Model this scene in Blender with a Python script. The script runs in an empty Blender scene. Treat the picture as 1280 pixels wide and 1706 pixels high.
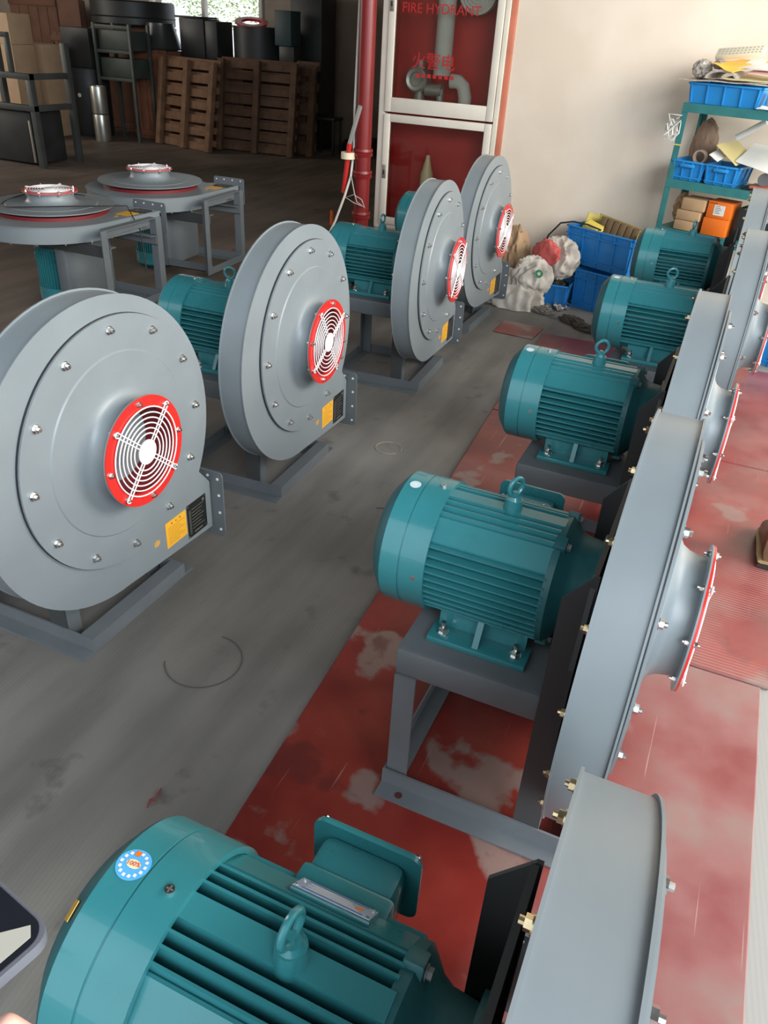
import bpy, bmesh, math, random
from math import sin, cos, pi, radians as R, sqrt, atan2
from mathutils import Vector, Matrix, noise, Euler
random.seed(7)
S = bpy.context.scene
COL = S.collection

# ------------------------------------------------------------------ camera
cd = bpy.data.cameras.new('camera'); cam = bpy.data.objects.new('camera', cd); COL.objects.link(cam)
YAW, PITCH, ROLL, CAMH, FPX = R(22.3), R(31.917), R(3.659), 1.657, 1298.07
fw = Vector((-sin(YAW)*cos(PITCH), cos(YAW)*cos(PITCH), -sin(PITCH)))
rt = Vector((cos(YAW), sin(YAW), 0)); up = rt.cross(fw)
rc = cos(ROLL)*rt + sin(ROLL)*up; uc = -sin(ROLL)*rt + cos(ROLL)*up
cam.matrix_world = Matrix(((rc.x, uc.x, -fw.x, 0), (rc.y, uc.y, -fw.y, 0), (rc.z, uc.z, -fw.z, CAMH), (0, 0, 0, 1)))
cd.sensor_fit = 'VERTICAL'; cd.sensor_height = 36; cd.lens = FPX/1706*36; cd.clip_start = .02; cd.clip_end = 200
S.camera = cam
# ------------------------------------------------------------------ light
w = bpy.data.worlds.new('sky'); S.world = w; w.use_nodes = True
bg = w.node_tree.nodes['Background']; bg.inputs[0].default_value = (.86, .93, 1, 1); bg.inputs[1].default_value = 1.5
def area(name, loc, target, sx, sy, power, col):
    l = bpy.data.lights.new(name, 'AREA'); l.shape = 'RECTANGLE'; l.size = sx; l.size_y = sy; l.energy = power; l.color = col
    o = bpy.data.objects.new(name, l); COL.objects.link(o); o.location = loc
    o.rotation_euler = (Vector(target)-Vector(loc)).to_track_quat('-Z', 'Y').to_euler(); return o
area('doorway_daylight', (3.9, -2.0, 3.6), (-.6, 2.2, .3), 4.6, 2.6, 400, (.86, .94, 1))
area('hall_fill', (-13.4, 5.5, 2.6), (-7.0, 8.5, .3), 4.0, 2.4, 190, (1, .92, .82))  # added fill lamp that brightens the hall, no opening seen there
area('side_daylight', (4.4, 3.6, 2.9), (-.8, 5.2, 1.1), 4.0, 2.2, 420, (1, .93, .82))
S.view_settings.view_transform = 'Standard'; S.view_settings.look = 'None'
S.view_settings.gamma = 1; S.view_settings.use_curve_mapping = False; S.view_settings.exposure = 0.22

# ------------------------------------------------------------------ materials
MATS = {}
def mat(name, col, rough=.5, metal=0., var=0., vscale=6., bump=0., bscale=40., spec=.5, coat=0., emit=None, trans=0., alpha=1.):
    if name in MATS: return MATS[name]
    m = bpy.data.materials.new(name); m.use_nodes = True; nt = m.node_tree; b = nt.nodes['Principled BSDF']
    b.inputs['Base Color'].default_value = (*col, 1); b.inputs['Roughness'].default_value = rough
    b.inputs['Metallic'].default_value = metal; b.inputs['Specular IOR Level'].default_value = spec
    b.inputs['Coat Weight'].default_value = coat; b.inputs['Alpha'].default_value = alpha
    tc = nt.nodes.new('ShaderNodeTexCoord')
    if var:
        n = nt.nodes.new('ShaderNodeTexNoise'); n.inputs['Scale'].default_value = vscale; n.inputs['Detail'].default_value = 5
        nt.links.new(tc.outputs['Object'], n.inputs['Vector'])
        r = nt.nodes.new('ShaderNodeValToRGB'); r.color_ramp.elements[0].position = .3; r.color_ramp.elements[1].position = .7
        r.color_ramp.elements[0].color = (*[c*(1-var) for c in col], 1); r.color_ramp.elements[1].color = (*[min(1, c*(1+var)) for c in col], 1)
        nt.links.new(n.outputs['Fac'], r.inputs['Fac']); nt.links.new(r.outputs['Color'], b.inputs['Base Color'])
        mr = nt.nodes.new('ShaderNodeMapRange'); mr.inputs[3].default_value = max(0, rough-.08); mr.inputs[4].default_value = min(1, rough+.12)
        nt.links.new(n.outputs['Fac'], mr.inputs[0]); nt.links.new(mr.outputs[0], b.inputs['Roughness'])
    if bump:
        n2 = nt.nodes.new('ShaderNodeTexNoise'); n2.inputs['Scale'].default_value = bscale; n2.inputs['Detail'].default_value = 4
        nt.links.new(tc.outputs['Object'], n2.inputs['Vector'])
        bp = nt.nodes.new('ShaderNodeBump'); bp.inputs['Strength'].default_value = bump; bp.inputs['Distance'].default_value = .01
        nt.links.new(n2.outputs['Fac'], bp.inputs['Height']); nt.links.new(bp.outputs[0], b.inputs['Normal'])
    if emit: b.inputs['Emission Color'].default_value = (*emit[0], 1); b.inputs['Emission Strength'].default_value = emit[1]
    MATS[name] = m; return m
GREY = mat('grey_enamel', (.20, .228, .242), .36, var=.06, vscale=5, bump=.05, bscale=14)
STAND = mat('stand_enamel', (.125, .14, .15), .42, var=.08, vscale=7, bump=.06, bscale=18)
TEAL = mat('teal_enamel', (.034, .215, .240), .28, var=.06, vscale=8, coat=.45)
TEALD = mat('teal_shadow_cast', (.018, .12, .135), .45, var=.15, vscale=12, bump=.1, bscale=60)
REDE = mat('red_enamel', (.62, .025, .02), .28, var=.05, coat=.4)
REDI = mat('red_primer', (.17, .010, .013), .5)
WIRE = mat('white_wire', (.8, .78, .78), .35)
ZINC = mat('zinc', (.72, .72, .70), .22, 1., var=.15, vscale=80)
YZINC = mat('yellow_zinc', (.75, .62, .38), .3, 1., var=.15, vscale=80)
STAND_SHADE = mat('shaded_stand_enamel', (.045, .047, .048), .5, var=.1)  # stand paint darkened to carry the shade between motor and disc
DARK = mat('dark_steel', (.02, .02, .022), .5, var=.2)
BLK = mat('black_steel', (.022, .024, .024), .45, var=.3, vscale=4)
YEL = mat('yellow_sticker', (.85, .42, .03), .4)
INK = mat('sticker_ink', (.25, .13, .02), .6)
PLATE = mat('rating_plate', (.02, .02, .018), .35, .3)
PLINE = mat('plate_lettering', (.25, .25, .22), .4, .5)
WHITE = mat('white_paint', (.72, .69, .61), .45, var=.05, vscale=5)
PAPER = mat('white_paper', (.78, .76, .72), .7, var=.05)
BLUE = mat('blue_plastic', (.015, .21, .56), .4, var=.07, vscale=7)
BLUEL = mat('light_blue_plastic', (.02, .26, .62), .38, var=.06, vscale=7)
SHELF = mat('shelf_teal', (.035, .19, .19), .4, var=.12, vscale=12)
KRAFT = mat('kraft_board', (.48, .30, .16), .75, var=.1, vscale=9)
ORANGE = mat('orange_board', (.85, .17, .01), .5, var=.04)
WOODP = mat('pallet_wood', (.10, .052, .028), .8, var=.35, vscale=9, bump=.3, bscale=30)
WOODL = mat('light_pallet_wood', (.17, .088, .045), .8, var=.3, vscale=9, bump=.3, bscale=30)
REDPIPE = mat('red_pipe', (.19, .010, .010), .35, var=.1)
CARTON = mat('carton_board', (.50, .34, .21), .8, var=.08)
BROWN = mat('brown_board', (.13, .055, .03), .7, var=.2)
SACK = mat('dirty_white_sack', (.52, .47, .41), .8, var=.35, vscale=9, bump=.5, bscale=22)

# ------------------------------------------------------------------ mesh builder
class MB:
    def __init__(s): s.v = []; s.f = []; s.m = []; s.T = Matrix.Identity(4); s.mi = 0
    def add(s, vs, fs):
        o = len(s.v); s.v += [tuple(s.T @ Vector(p)) for p in vs]; s.f += [tuple(i+o for i in f) for f in fs]; s.m += [s.mi]*len(fs); return s
    def box(s, x0, x1, y0, y1, z0, z1):
        v = [(x, y, z) for x in (x0, x1) for y in (y0, y1) for z in (z0, z1)]
        return s.add(v, [(0, 1, 3, 2), (4, 6, 7, 5), (0, 4, 5, 1), (2, 3, 7, 6), (0, 2, 6, 4), (1, 5, 7, 3)])
    def bb(s, x0, x1, y0, y1, z0, z1, b=.004):   # box with chamfered edges
        b = min(b, abs(x1-x0)/2.1, abs(y1-y0)/2.1, abs(z1-z0)/2.1)
        bm = bmesh.new(); bmesh.ops.create_cube(bm, size=1)
        for q in bm.verts: q.co = Vector(((x0+x1)/2+q.co.x*(x1-x0), (y0+y1)/2+q.co.y*(y1-y0), (z0+z1)/2+q.co.z*(z1-z0)))
        bmesh.ops.bevel(bm, geom=list(bm.edges), offset=b, segments=2, profile=.5, affect='EDGES')
        bm.verts.index_update(); s.add([q.co[:] for q in bm.verts], [[q.index for q in f.verts] for f in bm.faces]); bm.free(); return s
    def prism(s, pts, a0, a1, ax='x'):            # polygon in the other two axes extruded along ax
        n = len(pts); f = {'x': lambda a, p: (a, p[0], p[1]), 'y': lambda a, p: (p[0], a, p[1]), 'z': lambda a, p: (p[0], p[1], a)}[ax]
        v = [f(a0, p) for p in pts]+[f(a1, p) for p in pts]
        return s.add(v, [tuple(range(n))[::-1], tuple(range(n, 2*n))]+[(i, (i+1) % n, n+(i+1) % n, n+i) for i in range(n)])
    def lathe(s, prof, n=48, ax='x', c=(0, 0, 0), a0=0, a1=2*pi):   # prof: (along axis, radius)
        closed = abs(a1-a0-2*pi) < 1e-6; m = n if closed else n+1; v = []; k = len(prof)
        for i in range(m):
            a = a0+(a1-a0)*i/n
            for x, r in prof:
                p = {'x': (x, r*cos(a), r*sin(a)), 'z': (r*cos(a), r*sin(a), x), 'y': (r*sin(a), x, r*cos(a))}[ax]
                v.append((p[0]+c[0], p[1]+c[1], p[2]+c[2]))
        f = []
        for i in range(n):
            j = (i+1) % m
            for q in range(k-1): f.append((i*k+q, i*k+q+1, j*k+q+1, j*k+q))
        return s.add(v, f)
    def cyl(s, p0, p1, r, n=16, r2=None):
        p0, p1 = Vector(p0), Vector(p1); r2 = r if r2 is None else r2; d = (p1-p0).normalized()
        a = d.orthogonal().normalized(); b = d.cross(a); v = []
        for p, q in ((p0, r), (p1, r2)): v += [tuple(p+(a*cos(2*pi*i/n)+b*sin(2*pi*i/n))*q) for i in range(n)]
        return s.add(v, [tuple(range(n))[::-1], tuple(range(n, 2*n))]+[(i, (i+1) % n, n+(i+1) % n, n+i) for i in range(n)])
    def tube(s, pts, r, n=6, closed=False):
        pts = [Vector(p) for p in pts]; N = len(pts); v = []; prev = None
        for i, p in enumerate(pts):
            t = ((pts[(i+1) % N]-pts[i-1]) if closed else (pts[min(i+1, N-1)]-pts[max(i-1, 0)])).normalized()
            a = (prev-t*prev.dot(t)).normalized() if prev is not None and (prev-t*prev.dot(t)).length > 1e-5 else t.orthogonal().normalized()
            prev = a; b = t.cross(a); rr = r[i] if isinstance(r, (list, tuple)) else r
            v += [tuple(p+(a*cos(2*pi*k/n)+b*sin(2*pi*k/n))*rr) for k in range(n)]
        f = [(i*n+k, i*n+(k+1) % n, ((i+1) % N)*n+(k+1) % n, ((i+1) % N)*n+k) for i in range(N if closed else N-1) for k in range(n)]
        if not closed: f += [tuple(range(n))[::-1], tuple(range((N-1)*n, N*n))]
        return s.add(v, f)
    def bm(s, bm_):
        bm_.verts.index_update(); s.add([q.co[:] for q in bm_.verts], [[q.index for q in f.verts] for f in bm_.faces]); bm_.free(); return s
    def blob(s, c, rad, amp=.1, fr=3., seed=0, sub=4, flat=None, ridge=False, rot=0, st=(1, 1, 1)):
        bm = bmesh.new(); bmesh.ops.create_icosphere(bm, subdivisions=sub, radius=1)
        for q in bm.verts:
            d = q.co.normalized(); k = noise.fractal(Vector((d.x*st[0], d.y*st[1], d.z*st[2]))*fr+Vector((seed*7.3, seed*3.1, 0)), .9, 2.1, 4 if st == (1, 1, 1) else 2)
            if ridge: k = .55-1.7*abs(k)
            p = d*(1+amp*k); p = Vector((p.x*rad[0], p.y*rad[1], p.z*rad[2])); p.rotate(Euler((0, 0, rot))); p += Vector(c)
            if flat is not None and p.z < flat: p.z = flat+.002*noise.noise(p*30)
            q.co = p
        return s.bm(bm)
    def build(s, name, mats, parent=None, smooth=35, kind=None, label=None, M=None):
        me = bpy.data.meshes.new(name); me.from_pydata(s.v, [], s.f); me.validate()
        for m_ in (mats if isinstance(mats, (list, tuple)) else [mats]): me.materials.append(m_)
        if isinstance(mats, (list, tuple)): me.polygons.foreach_set('material_index', s.m)
        bm = bmesh.new(); bm.from_mesh(me); bmesh.ops.recalc_face_normals(bm, faces=bm.faces); bm.to_mesh(me); bm.free()
        if smooth: me.shade_smooth(); me.set_sharp_from_angle(angle=R(smooth))
        o = bpy.data.objects.new(name, me); COL.objects.link(o)
        if parent: o.parent = parent
        if M is not None: o.matrix_local = M
        if kind: o['kind'] = kind
        if label: o['label'] = label
        return o
def rrect(w_, h_, r_, n=6):
    p = []
    for cx_, cy_, a0 in ((w_-r_, h_-r_, 0), (r_, h_-r_, 90), (r_, r_, 180), (w_-r_, r_, 270)): p += [(cx_+r_*cos(R(a0+90*i/n)), cy_+r_*sin(R(a0+90*i/n))) for i in range(n+1)]
    return p
def thing(name, label, cat, loc=(0, 0, 0), rz=0, group=None, rot=None):
    o = bpy.data.objects.new(name, None); COL.objects.link(o); o.location = loc; o.rotation_euler = rot or (0, 0, rz)
    o.empty_display_size = .1; o['label'] = label; o['category'] = cat
    if group: o['group'] = group
    return o
def tag(o, label, cat, group=None, kind=None):
    o['label'] = label; o['category'] = cat
    if group: o['group'] = group
    if kind: o['kind'] = kind
    return o
def dup(o, parent=None, **kw):
    c = o.copy(); COL.objects.link(c); c.parent = parent
    for ch in o.children: dup(ch, c)
    return c
def inst(o, parent, M):
    c = o.copy(); COL.objects.link(c); c.parent = parent; c.matrix_local = M; return c
def text(name, body, size, mtl, parent, M, ext=.0004, font=None, align='CENTER'):
    cu = bpy.data.curves.new(name, 'FONT'); cu.body = body; cu.size = size; cu.extrude = ext; cu.align_x = align; cu.align_y = 'CENTER'
    t = bpy.data.objects.new(name, cu); COL.objects.link(t); bpy.context.view_layer.update()
    me = bpy.data.meshes.new_from_object(t.evaluated_get(bpy.context.evaluated_depsgraph_get()))
    bpy.data.objects.remove(t); o = bpy.data.objects.new(name, me); COL.objects.link(o); me.materials.clear(); me.materials.append(mtl)
    if parent: o.parent = parent
    o.matrix_local = M; return o

# ------------------------------------------------------------------ floor material
def floor_mat():
    m = bpy.data.materials.new('ribbed_concrete'); m.use_nodes = True; nt = m.node_tree; N = nt.nodes; L = nt.links; b = N['Principled BSDF']
    tc = N.new('ShaderNodeTexCoord')
    def nz(sc, det, scale=(1, 1, 1), rotz=0):
        mp = N.new('ShaderNodeMapping'); mp.inputs['Scale'].default_value = scale; mp.inputs['Rotation'].default_value = (0, 0, rotz)
        L.new(tc.outputs['Object'], mp.inputs[0]); n = N.new('ShaderNodeTexNoise'); n.inputs['Scale'].default_value = sc; n.inputs['Detail'].default_value = det
        L.new(mp.outputs[0], n.inputs['Vector']); return n
    def ramp(fac, p0, c0, p1, c1):
        r = N.new('ShaderNodeValToRGB'); e = r.color_ramp.elements; e[0].position = p0; e[0].color = (*c0, 1); e[1].position = p1; e[1].color = (*c1, 1); L.new(fac, r.inputs[0]); return r
    def mix(t, f, a, c):
        x = N.new('ShaderNodeMix'); x.data_type = 'RGBA'; x.blend_type = t
        if isinstance(f, float): x.inputs[0].default_value = f
        else: L.new(f, x.inputs[0])
        for i, q in ((6, a), (7, c)):
            if isinstance(q, tuple): x.inputs[i].default_value = (*q, 1)
            else: L.new(q, x.inputs[i])
        return x.outputs[2]
    base = ramp(nz(.9, 6).outputs['Fac'], .3, (.125, .118, .108), .72, (.225, .216, .20))
    st = ramp(nz(2.2, 5, (3.2, .5, 1), R(-4)).outputs['Fac'], .36, (.70, .70, .70), .62, (1.12, 1.11, 1.1))
    c = mix('MULTIPLY', .8, base.outputs[0], st.outputs[0])
    sp = ramp(nz(7, 8).outputs['Fac'], .62, (0, 0, 0), .76, (1, 1, 1)); c = mix('MIX', sp.outputs[0], c, (.075, .07, .065))
    du = ramp(nz(.75, 3, (1, 1, 1), 1.1).outputs['Fac'], .56, (0, 0, 0), .74, (.5, .5, .5)); c = mix('MIX', du.outputs[0], c, (.36, .35, .335))
    # fine anti-slip grooves running along the rows
    mp = N.new('ShaderNodeMapping'); mp.inputs['Rotation'].default_value = (0, 0, R(-6)); L.new(tc.outputs['Object'], mp.inputs[0])
    wv = N.new('ShaderNodeTexWave'); wv.inputs['Scale'].default_value = 26; wv.inputs['Distortion'].default_value = .5; wv.inputs['Detail'].default_value = 1; L.new(mp.outputs[0], wv.inputs[0])
    wm = ramp(nz(1.3, 3).outputs['Fac'], .42, (0, 0, 0), .6, (.42, .42, .42))
    gv = ramp(wv.outputs['Fac'], .25, (.84, .84, .84), .6, (1, 1, 1)); c = mix('MULTIPLY', wm.outputs[0], c, gv.outputs[0])
    # the hall floor further back is browner and dirtier concrete
    sx = N.new('ShaderNodeSeparateXYZ'); L.new(tc.outputs['Object'], sx.inputs[0])
    mr = N.new('ShaderNodeMapRange'); mr.inputs[1].default_value = -1.9; mr.inputs[2].default_value = -3.6; L.new(sx.outputs[0], mr.inputs[0])
    c = mix('MULTIPLY', mr.outputs[0], c, (.92, .74, .62))
    mr2 = N.new('ShaderNodeMapRange'); mr2.inputs[1].default_value = .2; mr2.inputs[2].default_value = .42; L.new(sx.outputs[0], mr2.inputs[0])  # paler strip right of the boards: brighter light put into the colour
    c = mix('MIX', mr2.outputs[0], c, mix('MIX', sp.outputs[0], (.27, .265, .25), (.13, .13, .125)))
    L.new(c, b.inputs['Base Color']); b.inputs['Roughness'].default_value = .62
    bp = N.new('ShaderNodeBump'); bp.inputs['Strength'].default_value = .06; bp.inputs['Distance'].default_value = .002
    L.new(wv.outputs['Fac'], bp.inputs['Height']); L.new(bp.outputs[0], b.inputs['Normal'])
    return m
def board_mat(name, wear, tone, ribs=0., pink=0.):
    m = bpy.data.materials.new(name); m.use_nodes = True; nt = m.node_tree; N = nt.nodes; L = nt.links; b = N['Principled BSDF']; tc = N.new('ShaderNodeTexCoord')
    def nz(sc, det, scale=(1, 1, 1), rotz=0, off=0):
        mp = N.new('ShaderNodeMapping'); mp.inputs['Scale'].default_value = scale; mp.inputs['Rotation'].default_value = (0, 0, rotz); mp.inputs['Location'].default_value = (off, off*.7, 0)
        L.new(tc.outputs['Object'], mp.inputs[0]); n = N.new('ShaderNodeTexNoise'); n.inputs['Scale'].default_value = sc; n.inputs['Detail'].default_value = det; L.new(mp.outputs[0], n.inputs['Vector']); return n.outputs['Fac']
    def rp(fac, *st):
        r = N.new('ShaderNodeValToRGB'); e = r.color_ramp.elements
        while len(e) < len(st): e.new(.5)
        for q, (p, c) in zip(e, st): q.position = p; q.color = (*c, 1)
        L.new(fac, r.inputs[0]); return r.outputs[0]
    def mix(f, a, c):
        x = N.new('ShaderNodeMix'); x.data_type = 'RGBA'; L.new(f, x.inputs[0])
        for i, q in ((6, a), (7, c)):
            if isinstance(q, tuple): x.inputs[i].default_value = (*q, 1)
            else: L.new(q, x.inputs[i])
        return x.outputs[2]
    c = rp(nz(2.6, 6), (.3, tuple(t*.55 for t in tone)), (.5, tone), (.72, (min(1, tone[0]*1.5), tone[1]*2.2, tone[2]*1.8)))
    c = mix(rp(nz(3.3, 7, off=3), (.615-wear, (0, 0, 0)), (.65-wear, (.8, .8, .8))), c, (.215, .16, .14))
    c = mix(rp(nz(5, 6, (1, 1, 1), off=9), (.60, (0, 0, 0)), (.66, (.6, .6, .6))), c, (.085, .016, .016))
    if pink:  # pinker toward the right: sky sheen painted in, along with fading
        sx = N.new('ShaderNodeSeparateXYZ'); L.new(tc.outputs['Object'], sx.inputs[0]); ad = N.new('ShaderNodeMath'); ad.operation = 'MULTIPLY_ADD'; L.new(nz(1.7, 4, off=6), ad.inputs[0]); ad.inputs[1].default_value = .5; L.new(sx.outputs[0], ad.inputs[2])
        mr = N.new('ShaderNodeMapRange'); mr.inputs[1].default_value = .12; mr.inputs[2].default_value = .40; mr.inputs[4].default_value = pink; L.new(ad.outputs[0], mr.inputs[0])
        c = mix(mr.outputs[0], c, rp(nz(3.2, 7, off=8), (.32, (.20, .05, .05)), (.48, (.25, .105, .10)), (.6, (.24, .15, .135)), (.72, (.31, .10, .09))))
    # scratches
    for k, (a, sc) in enumerate(((.3, (90, 1.6, 1)), (1.9, (70, 1.2, 1)), (2.6, (120, 2.5, 1)))):
        c = mix(rp(nz(1.0, 2, sc, a, k*5), (.72, (0, 0, 0)), (.77, (.45, .45, .45))), c, (.50, .36, .30))
    if ribs:
        wv = N.new('ShaderNodeTexWave'); wv.bands_direction = 'Y'; wv.inputs['Scale'].default_value = 22; L.new(tc.outputs['Object'], wv.inputs[0])
        mm = N.new('ShaderNodeMath'); mm.operation = 'MULTIPLY'; L.new(rp(wv.outputs['Fac'], (.5, (0, 0, 0)), (.7, (.24, .24, .24))), mm.inputs[0]); L.new(rp(nz(2.2, 5, off=4), (.52, (0, 0, 0)), (.62, (1, 1, 1))), mm.inputs[1])
        c = mix(mm.outputs[0], c, (.44, .36, .33))
    L.new(c, b.inputs['Base Color']); b.inputs['Roughness'].default_value = .33
    bp = N.new('ShaderNodeBump'); bp.inputs['Strength'].default_value = .15; bp.inputs['Distance'].default_value = .004; L.new(nz(14, 5), bp.inputs['Height']); L.new(bp.outputs[0], b.inputs['Normal'])
    return m
def plaster(name, c0, c1):
    m = bpy.data.materials.new(name); m.use_nodes = True; nt = m.node_tree; N = nt.nodes; L = nt.links; b = N['Principled BSDF']; tc = N.new('ShaderNodeTexCoord')
    n = N.new('ShaderNodeTexNoise'); n.inputs['Scale'].default_value = 1.6; n.inputs['Detail'].default_value = 8; L.new(tc.outputs['Object'], n.inputs['Vector'])
    r = N.new('ShaderNodeValToRGB'); r.color_ramp.elements[0].position = .35; r.color_ramp.elements[0].color = (*c0, 1); r.color_ramp.elements[1].position = .6; r.color_ramp.elements[1].color = (*c1, 1)
    L.new(n.outputs['Fac'], r.inputs[0]); L.new(r.outputs[0], b.inputs['Base Color']); b.inputs['Roughness'].default_value = .8
    n2 = N.new('ShaderNodeTexNoise'); n2.inputs['Scale'].default_value = 30; L.new(tc.outputs['Object'], n2.inputs['Vector'])
    bp = N.new('ShaderNodeBump'); bp.inputs['Strength'].default_value = .12; bp.inputs['Distance'].default_value = .004; L.new(n2.outputs['Fac'], bp.inputs['Height']); L.new(bp.outputs[0], b.inputs['Normal'])
    return m

# ------------------------------------------------------------------ room shell
MB().box(-26, 12, -8, 24, -.2, 0).build('floor', floor_mat(), kind='structure', smooth=0)
WY = 6.2
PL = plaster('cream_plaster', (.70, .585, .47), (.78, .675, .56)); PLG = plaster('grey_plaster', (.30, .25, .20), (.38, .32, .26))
m = MB(); m.box(-1.785, 4.6, WY, WY+.3, 0, 4.2); m.box(-2.80, -1.785, WY, WY+.3, 2.06, 4.2); m.box(-2.80, -1.785, WY, WY+.3, 0, .235); m.box(-2.80, -2.795, WY, WY+.3, 0, 4.2)
m.build('wall_back', PL, kind='structure', smooth=0)
MB().bb(-1.828, -1.787, WY-.012, WY+.02, .235, 2.06, .003).build('trim_1', mat('salmon_paint', (.55, .17, .10), .6, var=.1), kind='structure')
MB().box(-14, 2.0, -1.2, 12.8, 4.2, 4.4).build('ceiling_blocker', mat('dark_ceiling_blocker', (.07, .065, .06), .9), kind='structure', smooth=0)  # unseen ceiling, its open edges placed to control how much sky light enters
m = MB()
m.box(-14, -9.9, 12.5, 12.8, 0, 4.2); m.box(-9.9, -7.72, 12.5, 12.8, 0, 1.0); m.box(-9.9, -7.72, 12.5, 12.8, 2.6, 4.2)
m.box(-7.72, -6.80, 12.5, 12.8, 0, 4.2); m.box(-6.80, -6.64, 12.5, 12.8, 2.6, 4.2); m.box(-6.80, -6.64, 12.5, 12.8, 0, 1.1); m.box(-6.64, -2.6, 12.5, 12.8, 0, 4.2)
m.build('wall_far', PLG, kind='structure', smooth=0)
MB().box(-14, -3.5, -4.8, -4.5, 0, 4.2).build('wall_near_blocker', PLG, kind='structure', smooth=0)  # unseen wall, added and cut short to steer light from behind the camera
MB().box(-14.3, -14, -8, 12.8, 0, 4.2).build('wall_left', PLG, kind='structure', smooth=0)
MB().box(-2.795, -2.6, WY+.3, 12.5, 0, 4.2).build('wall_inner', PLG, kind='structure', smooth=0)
MB().box(-6.55, -5.5, 12.15, 12.5, 0, 4.2).build('wall_pillar', plaster('pillar_plaster', (.26, .20, .15), (.33, .26, .20)), kind='structure', smooth=0)
# far window frames
f = MB(); f.bb(-9.9, -9.84, 12.46, 12.56, 1, 2.6); f.bb(-7.78, -7.72, 12.46, 12.56, 1, 2.6); f.bb(-9.9, -7.72, 12.46, 12.56, 1.0, 1.05); f.bb(-8.86, -8.80, 12.46, 12.56, 1, 2.6)
f.build('window_1', WHITE, kind='structure')
f = MB(); f.bb(-6.80, -6.77, 12.46, 12.56, 1.1, 2.6, .003); f.bb(-6.67, -6.64, 12.46, 12.56, 1.1, 2.6, .003); f.build('window_2', WHITE, kind='structure')

# ------------------------------------------------------------------ red floor boards
def board(pts, z, m_, label):
    t = MB(); t.prism(pts, .001, z, 'z'); o = t.build('plywood_sheet', m_, smooth=0); bv = o.modifiers.new('b', 'BEVEL'); bv.width = .003; bv.segments = 1
    return tag(o, label, 'board', 'red film faced plywood sheets laid on the floor')
RB1 = board_mat('worn_red_film_near', .05, (.19, .020, .015), 0., .95); RB2 = board_mat('worn_red_film_ribbed', .0, (.19, .018, .017), 1., .35); RB3 = board_mat('worn_red_film_faded', .10, (.19, .035, .03))
board([(-.60, -1.3), (.415, -1.3), (.42, 2.086), (-.815, 2.086)], .012, RB1, 'nearest red plywood sheet under the front motor stands, scratched and worn')
board([(-.817, 2.094), (.445, 2.094), (.448, 3.63), (-.922, 3.63)], .013, RB2, 'middle red plywood sheet with ribbed worn patches, behind the open seam')
board([(-.924, 3.638), (.47, 3.638), (.475, 5.03), (-.998, 4.97)], .012, RB2, 'farthest full red plywood sheet under the last two motors of the right row')
board([(-1.30, 4.84), (-1.03, 4.83), (-1.02, 5.09), (-1.30, 5.11)], .006, RB3, 'small faded red sheet scrap on the floor in front of the white sack')

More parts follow.
